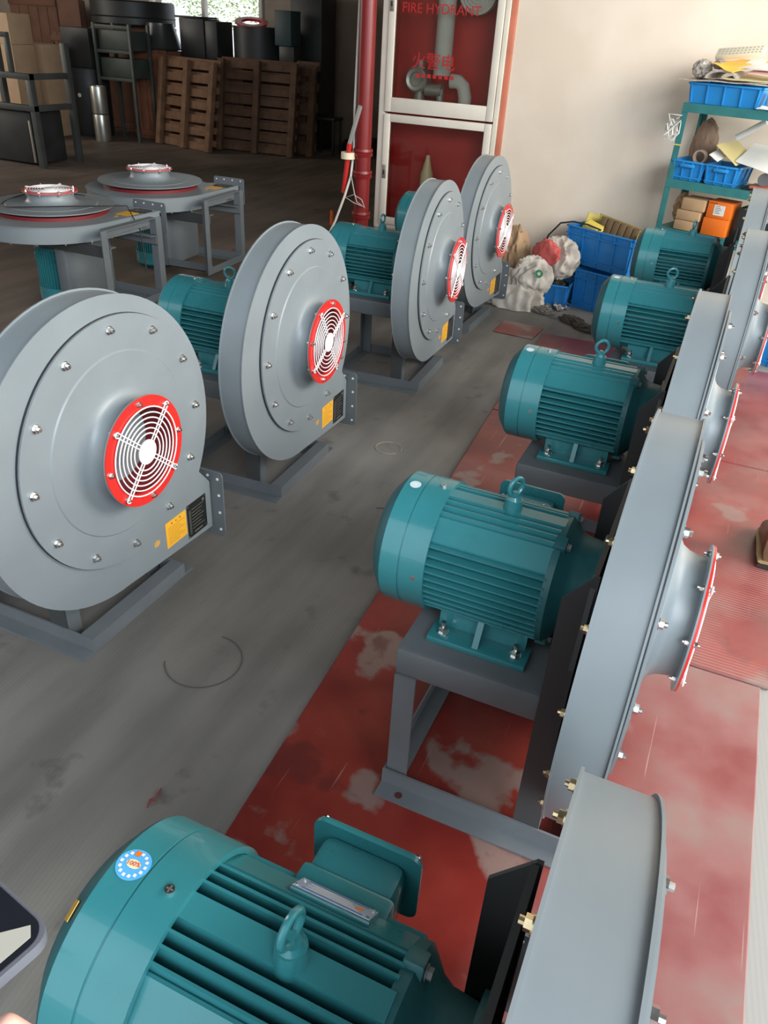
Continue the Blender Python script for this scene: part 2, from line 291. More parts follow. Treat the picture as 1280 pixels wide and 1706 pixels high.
# ------------------------------------------------------------------ fan
HM, RD, CY, CZ, W_ = .6097, .45, -.039, -.024, .093
def outline(off=0.):
    p = []; a0 = -31.3; n = 72; r = RD+off
    for i in range(n+1):
        a = R(a0+(270-a0)*i/n); p.append((CY+r*cos(a), HM+CZ+r*sin(a)))
    p += [(.398, .105-off), (.398, .288+off*.5)]
    return p
def hexbolt(m, M, s=1., stud=True):
    T = m.T.copy(); m.T = T @ M @ Matrix.Scale(s, 4)
    m.cyl((0, 0, 0), (.0025, 0, 0), .0125, 14); m.cyl((.0025, 0, 0), (.0105, 0, 0), .0098, 6)
    if stud: m.cyl((.0105, 0, 0), (.017, 0, 0), .0052, 8)
    m.T = T
def Tx(x, y, z, rx=0): return Matrix.Translation((x, y, z)) @ Matrix.Rotation(rx, 4, 'X')
def make_fan(xA=-.58, lid=0., grille_rot=15., bolts=True):
    root = thing('centrifugal_fan', '', 'fan')
    P = lambda: MB()
    # scroll housing
    o = outline(-.005); n = len(o)
    b = P(); v = [(x, y, z) for x in (-W_+.003, -.003) for y, z in o]; b.add(v, [(i, i+1, n+i+1, n+i) for i in range(n-1) if i != n-2])
    b.build('scroll_band', GREY, root)
    b = P(); b.prism(outline(), -.004, 0.); b.build('front_plate', GREY, root)
    b = P(); b.prism(outline(), -W_, -W_+.004); bp = b.build('back_plate', GREY, root)
    # outlet flange, a rectangular ring
    fy = .4127; x0, x1, z0, z1 = -.142, .047, .068, .325; ix0, ix1, iz0, iz1 = -W_+.002, -.002, .107, .288
    c = .014
    fo = P()
    outer = [(x0+c, z0), (x1-c, z0), (x1-c*.3, z0+c*.3), (x1, z0+c), (x1, z1-c), (x1-c*.3, z1-c*.3), (x1-c, z1), (x0+c, z1), (x0+c*.3, z1-c*.3), (x0, z1-c), (x0, z0+c), (x0+c*.3, z0+c*.3)]
    inner = [(ix0, iz0), (ix1, iz0), (ix1, iz0), (ix1, iz0), (ix1, iz1), (ix1, iz1), (ix1, iz1), (ix0, iz1), (ix0, iz1), (ix0, iz1), (ix0, iz0), (ix0, iz0)]
    vs = []; k = len(outer)
    for y in (fy-.006, fy): vs += [(p[0], y, p[1]) for p in outer]+[(p[0], y, p[1]) for p in inner]
    fs = []
    for i in range(k):
        j = (i+1) % k
        fs += [(i, j, k+j, k+i), (2*k+i, 3*k+i, 3*k+j, 2*k+j), (i, 2*k+i, 2*k+j, j), (k+i, k+j, 3*k+j, 3*k+i)]
    fo.add(vs, fs); fl = fo.build('outlet_flange', STAND, root, smooth=20)
    h = P(); h.cyl((0, 0, 0), (0, -.0015, 0), .0052, 10); hole = h.build('flange_hole_light', PAPER, fl); hole.matrix_local = Matrix.Translation((.028, fy-.006, .30))  # pale disc stands for light seen through the bolt hole
    for (x, z) in [(.030, .235), (.030, .165), (.030, .095), (-.012, .306), (-.062, .306), (-.112, .306)]: inst(hole, fl, Matrix.Translation((x, fy-.006, z)))
    # inlet cover
    q = P(); L0 = .006+lid
    prof = [(L0, 0.13), (L0, .368), (L0+.006, .368), (L0+.006, .272), (L0+.0095, .268), (L0+.0095, .262), (L0+.0100, .200), (L0+.0120, .175), (L0+.016, .158), (L0+.024, .146), (L0+.038, .138), (L0+.056, .134), (L0+.078, .132)]
    q.lathe(prof, 96, c=(0, 0, HM)); cover = q.build('inlet_cover', GREY, root, smooth=28)
    q = P(); q.lathe([(0.0002, .350), (0.0002, .3695), (.0058+lid*0, .3695), (.0058, .350)], 96, c=(0, 0, HM))
    if not lid: q.build('cover_gap_shadow', DARK, root)  # dark ring drawn in place of the shadow gap under the cover edge
    q = P(); q.lathe([(L0+.074, .130), (L0+.078, .1612), (L0+.0815, .1612), (L0+.0815, .130)], 64, c=(0, 0, HM)); col = q.build('collar_flange', GREY, root)
    if lid:
        q = P(); q.lathe([(.0005, .30), (.0005, .335), (lid-.010, .335), (lid-.010, .30)], 72, c=(0, 0, HM)); q.build('gasket_ring', REDI, root)
        q = P()
        for a in (40, 160, 280): q.box(-.0, lid+.004, .30*cos(R(a))-.015, .30*cos(R(a))+.015, HM+.30*sin(R(a))-.015, HM+.30*sin(R(a))+.015)
        q.build('spacer_block', DARK, root)
    RX = L0+.0815
    q = P(); q.lathe([(RX, .128), (RX, .1612), (RX+.0045, .1612), (RX+.0045, .127), (RX-.004, .125), (RX, .128)], 64, c=(0, 0, HM)); ring = q.build('inlet_ring', REDE, root)
    q = P(); q.lathe([(RX, .127), (.05, .118), (-.02, .108), (-.06, .112)], 48, c=(0, 0, HM)); q.build('inlet_throat', REDI, root)
    q = P()
    for i in range(12):
        a = 2*pi*i/12; T = Tx(0, 0, HM, a); q.T = T; q.add([(-.065, .03, -.002), (-.02, .035, 0), (-.02, .102, .016), (-.065, .10, .012)], [(0, 1, 2, 3)])
    q.T = Matrix.Identity(4); q.cyl((-.07, 0, HM), (-.015, 0, HM), .035, 20, .02); q.build('impeller', DARK, root)
    # guard grille
    g = P(); gx = RX+.009
    for r_ in (.130, .114, .099, .084, .069, .054): g.tube([(gx, r_*cos(2*pi*i/48), HM+r_*sin(2*pi*i/48)) for i in range(48)], .0021, 6, True)
    gr = g.build('guard_grille', WIRE, root)
    g = P(); g.lathe([(gx-.002, 0.0001), (gx-.002, .036), (gx+.002, .0365), (gx+.0045, .031), (gx+.0055, .0001)], 28, c=(0, 0, HM)); g.build('hub_disc', WIRE, gr)
    g = P(); pts = [(gx+.0025, .03, .0055)]+[(gx+.0025, .140, .0058)]+[(gx+.0025, .145+.0085*sin(R(t)), .0085*cos(R(t))) for t in range(20, 170, 25)]+[(gx+.0025, .140, -.0058), (gx+.0025, .03, -.0055)]
    g.tube(pts, .002, 6); sp = g.build('spoke', WIRE, gr); sp.matrix_local = Tx(0, 0, HM, R(grille_rot))
    for k_ in (1, 2, 3): inst(sp, gr, Tx(0, 0, HM, R(grille_rot+90*k_)))
    g = P(); hexbolt(g, Matrix.Identity(4), .72); rb = g.build('ring_bolt', ZINC, ring); rb.matrix_local = Tx(RX+.0045, .1455*cos(R(grille_rot)), HM+.1455*sin(R(grille_rot)))
    for i in range(1, 8):
        a = R(grille_rot+45*i); inst(rb, ring, Tx(RX+.0045, .1455*cos(a), HM+.1455*sin(a), a))
    g = P(); hexbolt(g, Matrix.Rotation(pi, 4, 'Z'), .72); nb = g.build('ring_nut', ZINC, col); nb.matrix_local = Tx(L0+.077, .1455*cos(R(grille_rot)), HM+.1455*sin(R(grille_rot)))
    for i in range(1, 8):
        a = R(grille_rot+45*i); inst(nb, col, Tx(L0+.077, .1455*cos(a), HM+.1455*sin(a), a))
    if bolts:
        g = P(); hexbolt(g, Matrix.Identity(4), 1.); cb = g.build('cover_bolt', ZINC, cover)
        for i in range(12):
            a = R(30*i-.65); M = Tx(L0+.006, .334*cos(a), HM+.334*sin(a), a*1.7)
            if i == 0: cb.matrix_local = M
            else: inst(cb, cover, M)
    g = P(); hexbolt(g, Matrix.Rotation(pi, 4, 'Z'), .78); yb = g.build('back_bolt', YZINC, bp)
    for i in range(14):
        a = R(180+(i-6.5)*21.); M = Tx(-W_, CY+.425*cos(a), HM+CZ+.425*sin(a), a)
        if i == 0: yb.matrix_local = M
        else: inst(yb, bp, M)
    # stickers and rating plate
    g = P(); g.box(.0002, .0012, .149, .256, .155, .251); ys = g.build('warning_sticker', YEL, root, label='yellow warning sticker')
    g = P(); g.box(.0012, .0016, .178, .184, .236, .243); g.box(.0012, .0016, .222, .228, .236, .243)
    for i in range(8): g.box(.0012, .0015, .160, .245-.014*((i*5) % 3), .226-i*.0085, .2272-i*.0085)
    g.add([(.0016, .199, .236), (.0016, .207, .236), (.0016, .203, .244)], [(0, 1, 2)]); g.build('sticker_print', INK, ys, smooth=0)
    g = P(); g.bb(.0002, .002, .262, .368, .128, .258, .0008); rp = g.build('rating_plate', PLATE, root, label='black rating plate with fine lettering')
    g = P()
    for i in range(7): g.box(.002, .0024, .285, .352-.008*(i % 3), .232-i*.0125, .234-i*.0125)
    for y in (.272, .278): g.box(.002, .0023, y, y+.002, .140, .235)
    g.box(.002, .0024, .295, .340, .1385, .1435); g.cyl((.002, .352, .243), (.0024, .352, .243), .006, 16); g.build('plate_lettering', PLINE, rp, smooth=0)
    g = P()
    for y, z in ((.266, .253), (.364, .253), (.266, .133), (.364, .133)): g.cyl((.002, y, z), (.004, y, z), .003, 10)
    g.build('rivet', ZINC, rp)
    g = P()
    for i in range(5): g.box(.0002, .0008, .090+i*.0055, .093+i*.0055, .204-.012+abs(i-2)*.002, .204+.012-abs(i-2)*.002)
    g.build('inspection_mark', YEL, root, smooth=0)
    # ------------- motor
    sh = xA+.58; xB = -.474+sh*.5; RM = .1565
    g = P(); g.lathe([(xB, .147), (xB, RM), (-.533+sh, RM), (-.5332+sh, RM-.0022), (-.5362+sh, RM-.0022), (-.5365+sh, RM), (xA, RM), (xA, .15)], 72, c=(0, 0, HM)); cowl = g.build('fan_cowl', TEAL, root)
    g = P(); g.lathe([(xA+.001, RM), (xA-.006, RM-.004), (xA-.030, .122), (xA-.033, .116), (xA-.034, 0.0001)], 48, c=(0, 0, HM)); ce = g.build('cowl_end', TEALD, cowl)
    g = P()
    for i in range(24):
        g.T = Tx(0, 0, HM, 2*pi*i/24); g.box(xA-.0355, xA-.0335, .045, .105, -.004, .004)
    g.build('vent_slot', DARK, ce, kind='stuff')
    g = P(); g.cyl((0, 0, 0), (0, 0, .004), .0062, 12); g.mi = 1; g.box(-.0045, .0045, -.0008, .0008, .004, .0043); g.box(-.0008, .0008, -.0045, .0045, .004, .0043)
    sc = g.build('cowl_screw', [ZINC, STAND], cowl)
    for i, a in enumerate((90, 0, 180, 235)):
        M = Matrix.Translation((-.497+sh, -RM*cos(R(a)), HM+RM*sin(R(a)))) @ Matrix.Rotation(R(a-90), 4, 'X')
        if i == 0: sc.matrix_local = M
        else: inst(sc, cowl, M)
    xF = -.215
    g = P(); g.lathe([(xB-.03, .117), (xF+.01, .117)], 40, c=(0, 0, HM))
    for s_ in (1, -1):
        for k_ in range(-5, 5):
            z = k_*.0183+.002; ye = sqrt(.1495**2-z*z)
            g.prism([(HM*0+s_*.09, HM+z-.0045), (s_*ye, HM+z-.0022), (s_*ye, HM+z+.0022), (s_*.09, HM+z+.0045)], xB-.015, xF)
        for k_ in (-4, -3, -2, 2, 3, 4):
            y = k_*.0168; ze = sqrt(.1495**2-y*y)-.0
            if s_ == 1: g.prism([(y-.004, HM+.09), (y+.004, HM+.09), (y+.002, HM+ze), (y-.002, HM+ze)], xB-.015, xF)
        for a in (47, -47):
            T = Matrix.Translation((0, 0, HM)) @ Matrix.Rotation(R(a) if s_ == 1 else R(180-a), 4, 'X'); g.T = T
            g.prism([(.085, -.028), (.140, -.031), (.1435, -.028), (.1435, .028), (.140, .031), (.085, .028)], xB-.015, xF); g.T = Matrix.Identity(4)
    g.prism([(-.020, HM+.105), (.020, HM+.105), (.017, HM+.147), (-.017, HM+.147)], xB-.01, xF+.004)
    g.build('motor_body', TEAL, root, smooth=30)
    g = P(); g.lathe([(xF-.004, .146), (xF+.012, .147), (xF+.02, .138), (xF+.035, .12), (xF+.05, .112), (xF+.09, .108), (xF+.10, .125), (-.128, .125), (-.125, .05)], 40, c=(0, 0, HM))
    for a in (64, 116, 244, 296): g.T = Tx(0, 0, HM, R(a)); g.bb(xF-.005, xF+.022, .125, .155, -.016, .016, .004); g.T = Matrix.Identity(4)
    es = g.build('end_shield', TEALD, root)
    g = P(); hexbolt(g, Matrix.Identity(4), .8, False); sb = g.build('shield_bolt', STAND, es)
    for i, a in enumerate((64, 116, 244, 296)):
        M = Tx(xF+.022, .14*cos(R(a)), HM+.14*sin(R(a)))
        if i == 0: sb.matrix_local = M
        else: inst(sb, es, M)
    # lifting eye
    g = P(); xe = -.333+sh*.5; g.cyl((xe, 0, HM+.135), (xe, 0, HM+.172), .0225, 20, .019); g.cyl((xe, 0, HM+.172), (xe, 0, HM+.180), .0165, 20, .012); g.cyl((xe, 0, HM+.178), (xe, 0, HM+.190), .006, 12)
    le = g.build('lifting_eye', TEAL, root); g = P(); g.tube([(.0205*cos(2*pi*i/28), 0, .0205*sin(2*pi*i/28)) for i in range(28)], .0052, 10, True)
    er = g.build('eye_ring', TEAL, le); er.location = (xe, 0, HM+.2020)
    # junction box on the outlet side
    g = P(); g.bb(-.40, -.265, .10, .150, HM-.025, HM+.085, .008); g.bb(-.395, -.270, .14, .205, HM-.015, HM+.080, .016); jb = g.build('junction_box', TEAL, root)
    g = P(); g.prism([(x-.414, z+HM-.034) for x, z in rrect(.162, .132, .018)], .203, .209, 'y'); g.prism([(x-.411, z+HM-.031) for x, z in rrect(.156, .126, .016)], .209, .214, 'y'); jl = g.build('box_lid', TEAL, jb)
    g = P(); g.bb(-.408, -.257, .213, .222, HM-.028, HM+.092, .004); g.build('lid_face', TEAL, jl) if False else jl
    g = P(); hexbolt(g, Matrix.Rotation(pi/2, 4, 'Z'), .5, False); s0 = g.build('lid_screw', ZINC, jl)
    for i, (x, z) in enumerate(((-.402, -.022), (-.263, -.022), (-.402, .086), (-.263, .086))):
        M = Matrix.Translation((x, .213, HM+z))
        if i == 0: s0.matrix_local = M
        else: inst(s0, jl, M)
    g = P(); g.T = Tx(0, 0, HM, R(47)); g.bb(-.385, -.275, .1425, .1505, -.022, .022, .003); np_ = None
    g.build('nameplate_base', TEAL, root)
    g = P(); g.T = Tx(0, 0, HM, R(47)); g.bb(-.383, -.277, .1505, .1515, -.020, .020, .0005); np_ = g.build('nameplate', mat('nameplate_metal', (.50, .55, .68), .35, .3), root, label='silver and blue motor nameplate')
    g = P(); g.T = Tx(0, 0, HM, R(47)); g.box(-.372, -.288, .1515, .1517, -.017, -.014); g.box(-.372, -.288, .1515, .1517, .0135, .0165); g.mi = 1
    for i in range(5): g.box(-.368+.006*(i % 2), -.312+.004*i, .1515, .1517, -.011+i*.005, -.0095+i*.005)
    g.mi = 2; g.box(-.302, -.292, .1515, .1518, -.008, .006)
    g.build('nameplate_print', [mat('print_blue', (.08, .16, .45), .5), PAPER, mat('print_orange', (.75, .3, .12), .5)], np_, smooth=0)
    g = P(); g.T = Tx(0, 0, HM, R(47))
    for x in (-.379, -.281):
        for z in (-.016, .016): g.cyl((x, .1515, z), (x, .1530, z), .0024, 10)
    g.build('nameplate_rivet', ZINC, np_)
    # feet
    zs = .4446
    for s_ in (-1, 1):
        g = P(); y0, y1 = (s_*.085, s_*.156); g.bb(-.452, -.218, min(y0, y1), max(y0, y1), zs, zs+.018, .005)
        g.prism([(s_*.07, zs+.01), (s_*.102, zs+.01), (s_*.096, HM-.095), (s_*.07, HM-.095)], -.44, -.232)
        g.prism([(s_*.09, zs+.016), (s_*.150, zs+.016), (s_*.112, HM-.085), (s_*.09, HM-.085)], -.344, -.330)
        ft = g.build('motor_foot', TEAL, root)
        h = P(); h.T = Matrix.Identity(4)
        h.cyl((0, 0, 0), (0, 0, .003), .0145, 16); h.cyl((0, 0, .003), (0, 0, .013), .0115, 6); h.cyl((0, 0, .013), (0, 0, .018), .0115, 6, .010); h.cyl((0, 0, .018), (0, 0, .030), .0062, 10)
        fb = h.build('foot_bolt', ZINC, ft); fb.matrix_local = Matrix.Translation((-.4207, s_*.127, zs+.018))
        inst(fb, ft, Matrix.Translation((-.2481, s_*.127, zs+.018)))
    # ------------- stand
    g = P(); pr = []; r_ = .014
    g.bb(-.505, -.115, -.208, .208, zs-.080, zs, .012); tb = g.build('stand_top', STAND, root)
    g = P(); g.box(-.499, -.121, -.196, .196, zs-.0815, zs-.076); 
    for s_ in (-1, 1):
        for (xa, xb, zt, nm) in ((-.500, -.447, zs-.076, 'rear_leg'), (-.160, -.104, .42, 'front_leg')):
            l = P(); l.box(xa, xb, s_*.212, s_*.206, .0, zt); xx = xa if nm == 'rear_leg' else xb-.005; l.box(xx, xx+.005, s_*.212, s_*.160, 0, zt)
            l.build('stand_leg', STAND, root, smooth=0)
            if nm == 'front_leg':
                l = P(); l.prism([(-.166, .0), (-.104, .0), (-.104, .79), (-.112, .79), (-.166, .72)], s_*.213, s_*.219, 'y'); l.build('leg_gusset', STAND_SHADE, root, smooth=0)
        l = P(); l.prism([(s_*.224, .005), (s_*.224, .050), (s_*.218, .050), (s_*.218, .0), (s_*.270, .0), (s_*.270, .005)], -.507, .0)
        rl = l.build('base_rail', STAND, root, smooth=0)
        h = P(); h.cyl((-.45, s_*.247, .0045), (-.45, s_*.247, .0056), .010, 16); h.build('mounting_hole', mat('hole_red', (.06, .015, .012), .8), rl)
    l = P(); l.box(-.507, -.460, -.2175, .2175, .0, .005); l.box(-.507, -.502, -.2175, .2175, .005, .046); l.build('rear_crossbar', STAND, root, smooth=0)
    l = P(); l.box(-.050, .0, -.2175, .2175, .046, .051); l.box(-.005, .0, -.2175, .2175, .0, .046); l.build('front_crossbar', STAND, root, smooth=0)
    l = P(); l.prism([(-.275, .37), (.275, .37), (.275, .60), (.21, .79), (-.21, .79), (-.275, .60)], -.118, -.108); l.build('mounting_plate', STAND_SHADE, root, smooth=0)
    return root
GRP = 'grey centrifugal fans with teal motors on steel stands'
fan0 = make_fan(grille_rot=48.)
fan1 = make_fan(grille_rot=30.)
fans = [
 (fan0, (-1.447, 1.521), 0., 'nearest fan of the left row, full grey face and red ringed grille in view'),
 (fan1, (-1.429, 2.577), 2.3, 'second fan of the left row, between the nearest fan and the third'),
 (None, (-1.363, 3.884), 3.5, 'third fan of the left row, just in front of the last fan'),
 (None, (-1.427, 4.953), 0., 'last fan of the left row, beside the white sack and hydrant cabinet'),
 (None, (.087, .411), 0., 'nearest fan of the right row, seen from above, blue sticker reading 100% on motor'),
 (None, (.036, 1.471), 0., 'second fan of the right row, its open steel stand fully in view'),
 (None, (.030, 2.487), 0., 'third fan of the right row, middle of the five'),
 (None, (.120, 3.603), 0., 'fourth fan of the right row, its motor in front of the blue crates'),
 (None, (.102, 4.790), 0., 'farthest fan of the right row, its motor in front of the orange boxes')]
roots = []
for i, (r_, (x, y), a, lab) in enumerate(fans):
    if r_ is None: r_ = dup(fan1 if i % 2 else fan0)
    r_.location = (x, y, .013 if x > -.6 else .0); r_.rotation_euler = (0, 0, R(a)); r_['label'] = lab; r_['category'] = 'fan'; r_['group'] = GRP
    if i < 4: r_['group'] = 'upright grey fans of the left row'
    else: r_['group'] = 'upright grey fans of the right row'
    roots.append(r_)
for k, a in ((4, 86), (5, 62), (6, 28), (7, 20), (8, 75), (0, 30), (1, 15), (2, 80), (3, 40)):
    for ch in roots[k].children_recursive:
        if ch.name.startswith('eye_ring'): ch.rotation_euler = (0, 0, R(a))
# round quality stickers on some cowls
def sticker(root, x, ang, r_, big):
    M = Matrix.Translation((x, 0, HM)) @ Matrix.Rotation(ang, 4, 'X') @ Matrix.Translation((0, 0, .1568))
    g = MB(); n = 28; vs = []; K = 6
    def pt(u, v, h=0.): a = u/.1568; return (v, sin(a)*(.1568+h), cos(a)*(.1568+h)-.1568)
    def disc(rx, ry, h, mi):
        g.mi = mi; vs = [pt(0, 0, h)]+[pt(ry*k/K*sin(2*pi*i/n), rx*k/K*cos(2*pi*i/n), h) for k in range(1, K+1) for i in range(n)]
        fs = [(0, 1+i, 1+(i+1) % n) for i in range(n)]+[(1+(k-1)*n+i, 1+k*n+i, 1+k*n+(i+1) % n, 1+(k-1)*n+(i+1) % n) for k in range(1, K) for i in range(n)]
        g.add(vs, fs)
    disc(r_, r_, .0004, 0); disc(r_*.45, r_*.28, .0008, 1)
    if big:
        for k in range(14):
            a = 2*pi*k/14+.1; g.mi = 2; u, v = r_*.74*sin(a), r_*.74*cos(a); g.add([pt(u-.002, v-.002, .0009), pt(u+.002, v-.002, .0009), pt(u+.002, v+.002, .0009), pt(u-.002, v+.002, .0009)], [(0, 1, 2, 3)])
        g.mi = 3; u, v = .014, -.004; g.add([pt(u-.0035, v-.0035, .001), pt(u+.0035, v-.0035, .001), pt(u+.0035, v+.0035, .001), pt(u-.0035, v+.0035, .001)], [(0, 1, 2, 3)])
    s = g.build('round_sticker', [mat('sticker_blue', (.10, .42, .80), .4) if big else mat('sticker_pale', (.55, .68, .78), .4), mat('sticker_cream', (.85, .72, .45), .4), PAPER, ORANGE], root, smooth=0, label='round light blue quality sticker'); s.matrix_local = M
    if big:
        t = text('sticker_text', '100%', .0085, mat('sticker_red', (.6, .12, .05), .5), s, Matrix.Translation((0, 0, .0012)) @ Matrix.Rotation(R(8), 4, 'Z'), .0002)
sticker(roots[4], -.557, R(-3), .0215, True)
for k in (5, 6, 7): sticker(roots[k], -.557, R(8), .013, False)
g = MB(); g.T = Matrix.Translation((-.596, 0, HM)) @ Matrix.Rotation(R(24), 4, 'X') @ Matrix.Translation((0, 0, .143)) @ Matrix.Rotation(R(-52), 4, 'Y'); g.box(-.011, .011, -.012, .012, 0, .001)
g.build('yellow_label', mat('ochre_label', (.62, .36, .04), .5), roots[4], smooth=0, label='small yellow label')
# two fans lying on their motors
lay = make_fan(xA=-.535, lid=.030, grille_rot=20., bolts=False)
GL = 'fans lying on their motors with the inlet up'
ML = Matrix(((0, 0, -1, 0), (0, 1, 0, 0), (1, 0, 0, 0), (0, 0, 0, 1)))
for k, (r_, x, y, a, lab) in enumerate(((lay, -3.93, 3.84, 0., 'nearer fan tipped onto its motor, loose cover with black wire on it'), (None, -4.02, 4.90, 4., 'farther fan tipped onto its motor, grey disc lying flat, square base frame'))):
    if r_ is None: r_ = dup(lay)
    r_.matrix_world = Matrix.Translation((x, y, .572)) @ Matrix.Rotation(R(a), 4, 'Z') @ ML @ Matrix.Translation((0, 0, -HM))
    r_['label'] = lab; r_['category'] = 'fan'; r_['group'] = GL
g = MB(); g.tube([(-3.93+.30*cos(t)*(1 if t < 3 else .9), 3.84+.30*sin(t), .622+.008*sin(3*t)) for t in [i*.2 for i in range(8, 24)]]+[(-3.62, 3.80, .640), (-3.50, 4.02, .625), (-3.36, 3.96, .50), (-3.34, 3.95, .25)], .004, 6)
tag(g.build('black_wire', DARK), 'black wire lying across the loose cover of the nearer tipped fan', 'wire')


# ------------------------------------------------------------------ hydrant cabinet in the wall
cab = thing('hydrant_cabinet', 'white framed hydrant cabinet with two glazed doors and red interior in the cream wall', 'cabinet', (-2.31, WY, .235))
cab.location = (0, 0, 0)
X0, X1, Z0, Z1 = -2.793, -1.83, .238, 2.055
FW = mat('cream_frame_paint', (.66, .61, .52), .45, var=.06, vscale=6)
g = MB(); g.bb(X0, X0+.05, WY-.025, WY+.05, Z0, Z1, .004); g.bb(X1-.035, X1, WY-.025, WY+.05, Z0, Z1, .004); g.bb(X0+.05, X1-.035, WY-.022, WY+.05, Z0, Z0+.03, .004); g.bb(X0+.05, X1-.035, WY-.022, WY+.05, Z1-.03, Z1, .004)
g.build('cabinet_frame', FW, cab)
RC = mat('cabinet_red', (.52, .028, .020), .5, var=.15, vscale=3)
g = MB(); g.box(X0+.01, X1-.01, WY+.28, WY+.29, Z0, Z1); g.box(X0+.005, X0+.012, WY+.05, WY+.28, Z0, Z1); g.box(X1-.012, X1-.005, WY+.05, WY+.28, Z0, Z1); g.box(X0+.01, X1-.01, WY+.05, WY+.28, Z0, Z0+.01); g.box(X0+.01, X1-.01, WY+.05, WY+.28, Z1-.01, Z1); g.box(X0+.01, X1-.01, WY+.06, WY+.28, 1.08, 1.10)
g.build('cabinet_lining', RC, cab, smooth=0)
gm = bpy.data.materials.new('thin_glass'); gm.use_nodes = True; nt = gm.node_tree; nt.nodes.clear()
out = nt.nodes.new('ShaderNodeOutputMaterial'); mx = nt.nodes.new('ShaderNodeMixShader'); tr = nt.nodes.new('ShaderNodeBsdfTransparent'); gl = nt.nodes.new('ShaderNodeBsdfGlossy'); fr = nt.nodes.new('ShaderNodeFresnel')
gl.inputs['Roughness'].default_value = .04; fr.inputs[0].default_value = 1.5; tr.inputs[0].default_value = (.93, .95, .94, 1)
nt.links.new(fr.outputs[0], mx.inputs[0]); nt.links.new(tr.outputs[0], mx.inputs[1]); nt.links.new(gl.outputs[0], mx.inputs[2]); nt.links.new(mx.outputs[0], out.inputs[0])
LOCK = mat('lock_metal', (.45, .42, .36), .35, .8)
for nm, za, zb, lz in (('upper', 1.098, 2.02, 1.80), ('lower', .272, 1.084, .67)):
    g = MB(); xa, xb = X0+.054, X1-.039; bot = .10 if nm == 'upper' else .055; top = .055
    g.bb(xa, xa+.052, WY-.04, WY-.008, za, zb, .004); g.bb(xb-.052, xb, WY-.04, WY-.008, za, zb, .004); g.bb(xa+.052, xb-.052, WY-.039, WY-.008, za, za+bot, .004); g.bb(xa+.052, xb-.052, WY-.039, WY-.008, zb-top, zb, .004)
    d = g.build('cabinet_door', FW, cab)
    g = MB(); g.box(xa+.05, xb-.05, WY-.026, WY-.022, za+bot-.004, zb-top+.004); g.build('glass_pane', gm, d, smooth=0)
    g = MB(); g.bb(xa+.010, xa+.042, WY-.046, WY-.040, lz-.05, lz+.05, .002); g.mi = 1; g.bb(xa+.018, xa+.032, WY-.054, WY-.046, lz-.02, lz+.012, .003); g.build('door_lock', [LOCK, DARK], d)
    if nm == 'upper':
        TR_ = mat('red_lettering', (.42, .015, .015), .5); RX90 = Matrix.Rotation(R(90), 4, 'X')
        text('door_lettering', 'FIRE HYDRANT', .088, TR_, d, Matrix.Translation((-2.34, WY-.0275, 1.775)) @ RX90 @ Matrix.Scale(1, 4))
        text('door_lettering', '火警电', .115, TR_, d, Matrix.Translation((-2.37, WY-.0275, 1.445)) @ RX90)
        g = MB()
        for k in range(7): g.box(-2.50+k*.045, -2.47+k*.045, WY-.0278, WY-.0272, 1.345, 1.370)
        g.build('small_lettering', TR_, d, smooth=0)
HOSE = mat('hose_white', (.62, .57, .48), .7); ALU = mat('dull_alloy', (.38, .34, .28), .5, .5)
g = MB(); g.cyl((-2.36, WY+.15, 1.36), (-2.36, WY+.15, 2.03), .066, 28)
tag(g.build('riser_pipe', HOSE), 'cream vertical pipe behind the upper glass of the hydrant cabinet', 'pipe')
g = MB(); g.lathe([(WY+.11, .02), (WY+.11, .135), (WY+.17, .14), (WY+.19, .135), (WY+.19, .02)], 40, 'y', (-2.12, 0, 1.895))
for k in range(5): g.lathe([(WY+.105, .035+k*.022), (WY+.10, .043+k*.022), (WY+.105, .051+k*.022)], 40, 'y', (-2.12, 0, 1.895))
tag(g.build('hose_reel', HOSE), 'rolled cream fire hose high behind the upper cabinet glass', 'hose')
v = thing('hydrant_valve', 'grey hydrant valve with open round coupling low behind the upper glass', 'valve', (-2.54, WY+.14, 1.103)); v.scale = (1.3, 1.3, 1.3)
g = MB(); g.cyl((0, .02, .0), (0, .02, .13), .032, 20); g.cyl((0, .02, .11), (0, .02, .17), .05, 20, .04); g.cyl((0, .05, .17), (.0, -.03, .17), .062, 24); g.cyl((0, .02, .2), (0, .02, .27), .035, 16, .02); g.build('valve_body', ALU, v)
g = MB(); g.lathe([(-.03, .035), (-.055, .040), (-.06, .056), (-.05, .066), (-.03, .064)], 28, 'y', (0, 0, .17)); g.build('coupling_ring', mat('bright_alloy', (.6, .57, .5), .35, .6), v)
g = MB(); g.cyl((.05, 0, .12), (.15, 0, .12), .035, 16); g.cyl((.14, 0, 0), (.14, 0, .13), .022, 12); g.build('valve_arm', ALU, v)
g = MB(); g.tube([(-2.27, WY+.12, 1.33), (-2.21, WY+.12, 1.33), (-2.17, WY+.12, 1.30), (-2.15, WY+.12, 1.23), (-2.15, WY+.12, 1.103)], .05, 14); tag(g.build('hose_end', HOSE), 'cream hose end curving down to the shelf inside the hydrant cabinet', 'hose')
g = MB(); g.lathe([(.25, .035), (.42, .035), (.50, .05), (.66, .05), (.70, .036), (.80, .014), (.80, .001)], 24, 'z', (-2.42, WY+.15, 0)); tag(g.build('pale_cone', mat('cone_cream', (.75, .58, .30), .4)), 'pale yellow conical shape standing behind the lower cabinet glass', 'cone')  # plain pale yellow cone shape, identity not known
